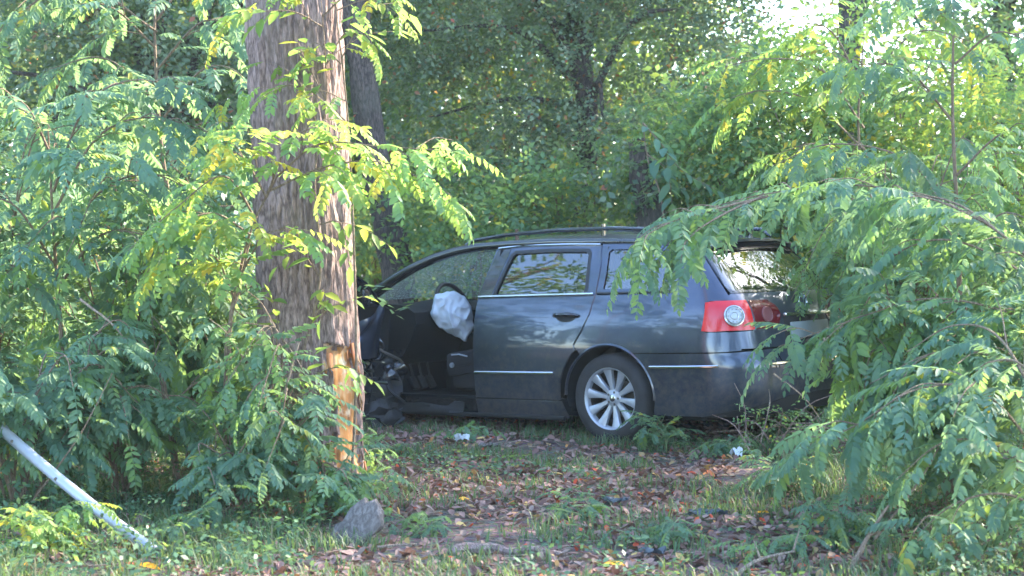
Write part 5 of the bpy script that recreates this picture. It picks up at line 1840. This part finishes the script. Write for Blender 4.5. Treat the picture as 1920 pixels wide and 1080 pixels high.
# ivy shoot with big leaves above the roof
b = G(X_at(1230, 14.6), 14.6)
sapling('vine', 'large-leaved creeper hanging from the ivy stump down towards the car roof', 'vine', b,
        [b, P(1245, 420, 14.6), P(1215, 300, 14.6), P(1205, 230, 14.6)],
        [PP([(1205, 230, 14.6), (1240, 270, 14.5), (1280, 320, 14.4), (1370, 370, 14.4)]), PP([(1215, 290, 14.6), (1250, 320, 14.5), (1260, 380, 14.4)])],
        'broad', 'leaf_teal', None, step=.07, size=1.5, cap=60, twigs=.2, seed=30, f0=.05, rb=.006, r0=.012)

# ================================================================== STICKS AND BRANCHES
def stick(name, label, cat, pts, r, mat='dry', side=(), group=None, loc=None):
    pts = [Vector(p) for p in pts]
    root = pts[0].copy()
    mb = MB(); path = catmull([p - root for p in pts], 5); n = len(path)
    path = [p + noise.noise_vector(p * 9) * r * .8 for p in path]
    mb.tube(path, [r * (1 - .6 * i / (n - 1)) for i in range(n)], 7)
    for sp, sr in side:
        q = catmull([Vector(p) - root for p in sp], 4)
        mb.tube(q, [sr * (1 - .7 * i / (len(q) - 1)) for i in range(len(q))], 5)
    o = mb.build(name, M[mat]); o.location = root
    tag(o, label, cat, group)
    return o
stick('stick', 'pale fallen stick with two thin upright twigs at the bottom right of the clearing', 'stick', [P(1375, 1085, 7.55), P(1420, 1052, 7.7), P(1490, 1035, 7.85)], .012, 'dry',
      [([P(1425, 1046, 7.72), P(1412, 1010, 7.72)], .006), ([P(1488, 1030, 7.84), P(1500, 990, 7.84)], .006)])
stick('stick', 'brown forked stick leaning in the weeds at lower right', 'stick', [PG(1590, 7.6), P(1625, 1010, 7.7), P(1665, 950, 7.8)], .014, 'twig', [([P(1628, 1005, 7.7), P(1700, 975, 7.75)], .007)])
stick('stick', 'dead brown branch standing in the left thicket', 'stick', [PG(335, 9.6) , P(310, 740, 9.5), P(285, 680, 9.4), P(250, 615, 9.4)], .022, 'twig', [([P(285, 680, 9.4), P(300, 640, 9.4)], .008)])
stick('stick', 'thin brown stem rising beside the left of the broad trunk', 'stick', [PG(420, 9.3), P(425, 650, 9.2), P(448, 540, 9.1), P(470, 450, 9.1)], .013, 'twig')
if 0: stick('stick', 'bare twig arching over the middle of the car roof', 'stick', [P(1120, 412, 13.6), P(1000, 405, 13.4), P(900, 418, 13.2), P(800, 440, 13.0)], .006, 'twig', [([P(1000, 405, 13.4), P(950, 390, 13.4)], .004)])
stick('stick', 'grey rotten branch lying flat across the clearing', 'stick', [PG(845, 8.05) + Vector((0, 0, .02)), PG(920, 8.05) + Vector((0, 0, .03)), PG(1000, 7.95) + Vector((0, 0, .025)), PG(1065, 7.85) + Vector((0, 0, .02))], .030, 'bark')
stick('stick', 'straw-coloured stick beside the grey slab', 'stick', [PG(705, 8.12) + Vector((0, 0, .02)), PG(780, 8.14) + Vector((0, 0, .025))], .008, 'dry')
for k, (x1, y1, x2, y2, yy, rr_) in enumerate([(395, 930, 520, 700, 8.85, .006), (560, 640, 470, 860, 9.0, .007), (60, 940, 210, 700, 8.8, .006), (150, 560, 250, 660, 9.3, .008), (620, 900, 520, 760, 8.9, .005), (505, 600, 590, 760, 9.1, .005), (1640, 1010, 1780, 800, 8.0, .007), (1450, 700, 1540, 790, 10.6, .006)]):
    stick('stick', ('thin dead stem low before the broad trunk, leaning right', 'bare twig slanting down across the trunk-foot shrub', 'dry stem rising behind the fallen pole', 'dead twig in the upper left thicket', 'short dry twig at the front foot of the broad trunk', 'grey bare twig in front of the torn bark', 'long dry stem in the lower right sapling', 'bare twig hanging before the rear bumper')[k], 'stick',
          [P(x1, y1, yy), P((x1 + x2) / 2 + 12, (y1 + y2) / 2, yy - .05), P(x2, y2, yy)], rr_, 'dry' if k % 2 else 'twig', group='dead twigs in the undergrowth')
# brush under the bumper
rsb = random.Random(9)
root = empty('brush_pile', PG(1540, 11.2)); B = root.location.copy()
tag(root, 'tangle of dry grey-brown twigs under the rear bumper', 'brush')
for k in range(60):
    a = B + Vector((rsb.uniform(-.5, .5), rsb.uniform(-.3, .3), rsb.uniform(0, .12)))
    d = Vector((rsb.uniform(-1, 1), rsb.uniform(-.5, .5), rsb.uniform(.05, 1.1))).normalized() * rsb.uniform(.2, .55)
    mb = MB(); q = catmull([a - B, a - B + d * .5 + Vector((0, 0, .05)), a - B + d + Vector((rsb.uniform(-.08, .08), 0, -.05))], 3)
    mb.tube(q, [.005, .0045, .004, .004, .003, .002, .002][:len(q)], 5)
    mb.build('twig', M[rsb.choice(('twig', 'dry', 'bark'))], root)
mats = []
rsn = np.random.RandomState(8)
for k in range(160):
    q = rsn.uniform([-.5, -.3, .02], [.5, .3, .35]); d = rsn.normal(size=3); d /= np.linalg.norm(d)
    z = np.array([0, 0, 1.]) + rsn.normal(size=3) * .5; z -= d * z.dot(d); z /= np.linalg.norm(z)
    mats.append((np.stack([d, np.cross(z, d), z], axis=1) * .5, q))
leaf_mass('leaves', 'sprig', mats, 'far_mid', root)

# ================================================================== THINGS ON THE GROUND
# fallen metal pole
a, c = P(4, 806, 8.75), P(292, 1042, 7.9)
c.z = ground_z(c.x, c.y) + .035
d = (c - a).normalized(); up = d.cross(Vector((0, 1, 0))).normalized(); sdv = d.cross(up)
root = empty('fallen_pole', c); tag(root, 'bent pale grey metal pole fallen slantwise at lower left, one end on the ground', 'pole')
mb = MB(); L_ = (c - a).length
path = [c - c - d * (L_ * i / 10) - Vector((0, 0, .02 * math.sin(math.pi * i / 10))) for i in range(11)]
mb.tube(path, .0275, 14, cap=False)
mb.tube(path, .024, 14, cap=False)
mb.build('tube', M['pole'] if 'pole' in M else M.setdefault('pole', simple('galvanised_steel', (.36, .38, .44), .5, .3, noise_amt=.06, scale=5)), root)
mb = MB(); mb.tube([path[10] - d * -.02, path[10] - d * .03], .031, 14); mb.build('collar', M['pole'], root)
for k in (1, 3, 6, 9):
    mb = MB(); p = path[k] - sdv * .026 * (1 if sdv.y > 0 else -1)
    mb.tube([p, p + Vector((0, -.006, 0))], .009, 8); mb.build('bolt', M['disc'], root)

# grey slab leaning at the trunk foot
def rock(name, label, cat, c, s, mat, seed, rot=(0, 0, 0), sub=4, flat=.0):
    bm = bmesh.new(); bmesh.ops.create_cube(bm, size=1)
    bmesh.ops.subdivide_edges(bm, edges=bm.edges[:], cuts=sub * 2, use_grid_fill=True)
    Mx = Euler(rot).to_matrix()
    for v in bm.verts:
        p = v.co.copy(); l = max(abs(p.x), abs(p.y), abs(p.z)) ; sph = p.normalized() * .58
        p = p.lerp(sph, .45)
        p = Vector((p.x * s[0], p.y * s[1], p.z * s[2]))
        p += noise.noise_vector(p * (2.2 / max(s)) + Vector((seed, 0, 0))) * min(s) * .35 + noise.noise_vector(p * 22) * min(s) * .08
        v.co = Mx @ p
    bm.verts.index_update()
    V = [tuple(v.co) for v in bm.verts]; F = [tuple(v.index for v in f.verts) for f in bm.faces]; bm.free()
    o = link(name, np_mesh(name, V, F, M[mat], True)); o.location = c
    if label: tag(o, label, cat)
    return o
M['slab'] = bark_mat('weathered_slab', (.075, .062, .055), (.155, .135, .125), None, .9)
M['plastic_dark'] = simple('broken_plastic', (.05, .06, .07), .4)
M['white_scrap'] = simple('white_scrap', (.5, .54, .58), .5, bump=.4, bscale=30)
bm = bmesh.new()
rs2 = random.Random(4)
out2 = [(-.16, -.075), (-.10, -.10), (.02, -.085), (.10, -.10), (.155, -.04), (.17, .02), (.13, .055), (.145, .085), (.06, .10), (-.02, .085), (-.06, .10), (-.13, .07), (-.15, .02)]
Vt = []; n2 = len(out2)
for lay, (k2, h2) in enumerate(((.96, 0), (1.0, .014), (1.0, .030), (.90, .042), (.45, .050))):
    for (x_, y_) in out2: Vt.append(Vector((x_ * k2, y_ * k2, h2)) + noise.noise_vector(Vector((x_ * 14, y_ * 14, lay * .8))) * .013)
Ft = [(l * n2 + i, l * n2 + (i + 1) % n2, (l + 1) * n2 + (i + 1) % n2, (l + 1) * n2 + i) for l in range(4) for i in range(n2)]
Ft += [tuple(range(4 * n2, 5 * n2)), tuple(reversed(range(n2)))]
mb = MB(); Rm = Euler((R(64), R(10), R(-30))).to_matrix() @ Euler((0, 0, R(66))).to_matrix()
mb.add([Rm @ v for v in Vt], Ft); bm.free()
o = mb.build('bark_slab', M['slab'], smooth=False); o.location = P(672, 995, 8.32)
tag(o, 'weathered grey slab leaning at the foot of the broad trunk', 'slab')
rock('broken_stump', 'reddish-brown broken stump at the left foot of the broad trunk', 'stump', P(583, 880, 9.15), (.13, .10, .22), 'wound_dark', 8, (0, R(10), 0))

def crumpled(name, label, cat, c, s, mat, seed, group=None):
    V, F = [], []; n = 9
    for i in range(n):
        for j in range(n):
            p = Vector(((i / (n-1) - .5) * s[0], (j / (n-1) - .5) * s[1], 0))
            k = noise.noise_vector(Vector((i * .45 + seed, j * .45, seed)))
            p += Vector((k.x * s[0] * .35, k.y * s[1] * .35, (k.z + .35) * s[2])); V.append(p)
    for i in range(n - 1):
        for j in range(n - 1): F.append((i*n + j, (i+1)*n + j, (i+1)*n + j+1, i*n + j+1))
    b = len(V); V += [p - Vector((0, 0, .004)) for p in V]; F += [tuple(reversed([k + b for k in f])) for f in F[:]]
    mb = MB(); mb.add(V, F); o = mb.build(name, M[mat]); o.location = c
    tag(o, label, cat, group); return o
def on_g(px, Y, h=.02): return PG(px, Y) + Vector((0, 0, h))
crumpled('plastic_scrap', 'white torn scrap lying below the open doorway', 'scrap', on_g(865, 11.85, .05), (.085, .06, .06), 'white_scrap', 1.3)
crumpled('plastic_scrap', 'small greyish scrap a little right of the white one', 'scrap', on_g(915, 11.6), (.12, .07, .04), 'slab', 5.3)
crumpled('plastic_scrap', 'pale green-white scrap beneath the rear bumper corner', 'scrap', on_g(1383, 11.1, .04), (.07, .06, .05), 'white_scrap', 9.1)
crumpled('plastic_scrap', 'long dark piece of broken car trim in the leaf litter at mid right', 'scrap', on_g(1325, 8.9, .03), (.20, .05, .03), 'plastic_dark', 2.2)
crumpled('plastic_scrap', 'dark blue-grey shard beside a yellow leaf in the clearing', 'scrap', on_g(1155, 9.3, .03), (.11, .05, .03), 'plastic_dark', 7.7)
crumpled('plastic_scrap', 'black shard in the grass near the grey rotten branch', 'scrap', on_g(1225, 7.95, .03), (.10, .05, .03), 'plastic_dark', 4.7)

# single bright leaves
V_, F_ = simple_leaf_V(.12, .075, 2)
ol = np_mesh('fallen_leaf', [tuple(v) for v in V_], F_, M['orange_leaf'], True)
for i, (px, Y, z, sc, lab) in enumerate([
    (250, 7.62, .03, 1.0, 'orange-yellow fallen leaf just below the foot of the pole'), (1140, 7.62, .03, 1.0, 'orange fallen leaf at the bottom of the clearing'),
    (1175, 7.66, .025, .8, 'tan-orange fallen leaf touching the orange one'), (35, 7.56, .03, 1.1, 'orange fallen leaf in the bottom left corner'),
    (1420, 9.0, .03, .7, 'yellow fallen leaf above the dark broken trim'), (1525, 9.9, .12, .8, 'orange leaf caught in the seedling at right'),
    (880, 9.35, .03, .7, 'orange fallen leaf in the middle of the clearing'), (1495, 8.75, .03, .8, 'pale orange fallen leaf right of the broken trim')]):
    o = link('fallen_leaf', ol); o.location = on_g(px, Y, z); o.rotation_euler = (.3 * math.sin(i * 3), .2 * math.cos(i * 5) - .2, i * 1.7); o.scale = (sc, sc, sc)
    tag(o, lab, 'leaf', 'bright fallen leaves')

# ---------------- litter, grass, ground cover
def litter(n, seed, x0, x1, y0, y1, s0, s1):
    rs = np.random.RandomState(seed)
    V0, F0 = simple_leaf_V(1.0, .52, 1); V0 = np.array([tuple(v) for v in V0]); V0[:, 0] -= .5
    Vs, Fs = [], []; b = 0; kk = 0
    while kk < n:
        x, y = rs.uniform(x0, x1), rs.uniform(y0, y1)
        if abs(x) > y * .33 + .4: continue
        m = noise.noise(Vector((x * .9, y * .9, 7))) + .35 * noise.noise(Vector((x * 3, y * 3, 2)))
        if m < -.18 and rs.rand() < .75: continue
        kk += 1
        s = rs.uniform(s0, s1); a = rs.uniform(0, 6.28)
        curl = rs.uniform(-.5, .9)
        V = V0.copy() * s
        V[:, 2] += curl * (V[:, 0] ** 2 + 2 * V[:, 1] ** 2) / s
        e = Euler((rs.normal() * .38, rs.normal() * .38, a)).to_matrix()
        V = V @ np.array(e).T + np.array([x, y, ground_z(x, y) + rs.uniform(.008, .035)])
        Vs.append(V); Fs += [tuple(i + b for i in f) for f in F0]; b += len(V)
    return np.concatenate(Vs), Fs
V, F = litter(29000, 4, -4.2, 4.4, 6.8, 14.5, .032, .075)
tag(link('leaf_litter', np_mesh('leaf_litter', V, F, M['litter'], False)), 'reddish-brown fallen leaves covering the clearing', 'leaves', kind='stuff')

def grass(n, seed):
    rs = np.random.RandomState(seed)
    Vs = np.zeros((n, 5, 3), dtype=np.float32); k = 0
    while k < n:
        x, y = rs.uniform(-4.2, 4.4), rs.uniform(6.8, 14.0)
        if abs(x) > y * .33 + .4: continue
        m = noise.noise(Vector((x * 1.1, y * 1.4, 21))) + .5 * noise.noise(Vector((x * 3.2, y * 3.2, 5)))
        # clearing in the middle is thinner; strips of grass run across its front
        cl = 1.0 if (x < -1.0 or x > 1.7) else .0
        if m + cl * .35 + max(0, 8.9 - y) * .04 < rs.uniform(-.05, .42): continue
        # tufts
        for _ in range(min(5, n - k)):
            xx, yy = x + rs.normal() * .025, y + rs.normal() * .025
            a = rs.uniform(0, 6.28); h = rs.uniform(.03, .12) * (1 + .5 * cl * rs.rand()); w = rs.uniform(.0022, .0045)
            ln = rs.uniform(.2, 1.1) * h
            dx, dy = math.cos(a), math.sin(a); px_, py_ = -dy * w, dx * w
            z = ground_z(xx, yy)
            Vs[k] = [(xx - px_, yy - py_, z), (xx + px_, yy + py_, z), (xx + dx * ln * .35 + px_ * .8, yy + dy * ln * .35 + py_ * .8, z + h * .62), (xx + dx * ln * .35 - px_ * .8, yy + dy * ln * .35 - py_ * .8, z + h * .62), (xx + dx * ln, yy + dy * ln, z + h * .85)]
            k += 1
    V = Vs.reshape(-1, 3)
    F = []
    base = np.arange(n) * 5
    F = [q for b in base for q in ((b, b + 1, b + 2, b + 3), (b + 3, b + 2, b + 4))]
    return V, F
V, F = grass(50000, 6)
tag(link('grass', np_mesh('grass', V, F, M['grass'], False)), 'short thin grass growing through the leaf litter', 'grass', kind='stuff')

rst = np.random.RandomState(31); Vs, Fs = [], []
while len(Vs) < 1500:
    x, y = rst.uniform(-4.2, 4.4), rst.uniform(6.9, 14)
    if abs(x) > y * .33 + .4: continue
    a = rst.uniform(0, 6.28); l = rst.uniform(.04, .26); r_ = rst.uniform(.0015, .004); b = len(Vs) * 6
    c = np.array([x, y, ground_z(x, y) + .02]); d = np.array([math.cos(a), math.sin(a), rst.uniform(-.12, .15)]) * l / 2; n = np.array([-math.sin(a), math.cos(a), 0]) * r_
    Vs.append(np.array([c - d - n, c - d + n, c - d + [0, 0, r_ * 1.6], c + d - n * .5, c + d + n * .5, c + d + [0, 0, r_]]))
    Fs += [(b, b+1, b+4, b+3), (b+1, b+2, b+5, b+4), (b+2, b, b+3, b+5)]
tag(link('twig_litter', np_mesh('twig_litter', np.concatenate(Vs), np.array(Fs), M['dry'], False)), 'small broken twigs strewn over the leaf litter', 'twigs', kind='stuff')

rsn = np.random.RandomState(12); mats = []
while len(mats) < 6300:
    x, y = rsn.uniform(-4.4, 4.6), rsn.uniform(6.9, 15)
    if abs(x) > y * .33 + .4: continue
    m = noise.noise(Vector((x * .8, y * 1.0, 40))) + .4 * noise.noise(Vector((x * 2.5, y * 2.5, 50)))
    edge = 1.0 if (x < -1.15 + .25 * (y < 9) or x > 1.9 + .1 * (y - 9)) else 0.0
    if m + .75 * edge < .22 + rsn.uniform(-.1, .25): continue
    if edge == 0 and 9.6 < y < 13.4 and m < .3: continue
    a = rsn.uniform(0, 6.28); h = rsn.uniform(.02, .10 + .22 * edge * rsn.rand())
    d = np.array([math.cos(a), math.sin(a), rsn.uniform(-.2, .5)]); d /= np.linalg.norm(d)
    z = np.array([0, 0, 1.]) + rsn.normal(size=3) * .3; z -= d * z.dot(d); z /= np.linalg.norm(z)
    mats.append((np.stack([d, np.cross(z, d), z], axis=1) * rsn.uniform(.35, .75), np.array([x, y, ground_z(x, y) + h])))
tag(leaf_mass('ground_cover', 'sprig', mats, 'cover'), 'low green weeds and creepers on the forest floor', 'weeds', kind='stuff')
print('TRIS', sum(sum(len(p.vertices) - 2 for p in m.polygons) for m in bpy.data.meshes), 'OBJ', len(bpy.data.objects))

# thin haze volume added to lift the shadows, like a lens veil
bm = bmesh.new(); bmesh.ops.create_cube(bm, size=1)
for v in bm.verts: v.co = Vector((v.co.x * 90, v.co.y * 90 + 12, (v.co.z + .5) * 24 - 1.5))
me = bpy.data.meshes.new('haze'); bm.to_mesh(me); bm.free()
hm = bpy.data.materials.new('haze'); hm.use_nodes = True
hn = hm.node_tree.nodes
for n in list(hn):
    if n.type != 'OUTPUT_MATERIAL': hn.remove(n)
pv = hn.new('ShaderNodeVolumePrincipled'); pv.inputs['Color'].default_value = (.78, .92, 1, 1); pv.inputs['Density'].default_value = .00055
hm.node_tree.links.new(pv.outputs[0], [n for n in hn if n.type == 'OUTPUT_MATERIAL'][0].inputs['Volume'])
me.materials.append(hm)
tag(link('haze', me), 'thin pale haze added to lift the shadows', 'haze', kind='stuff')
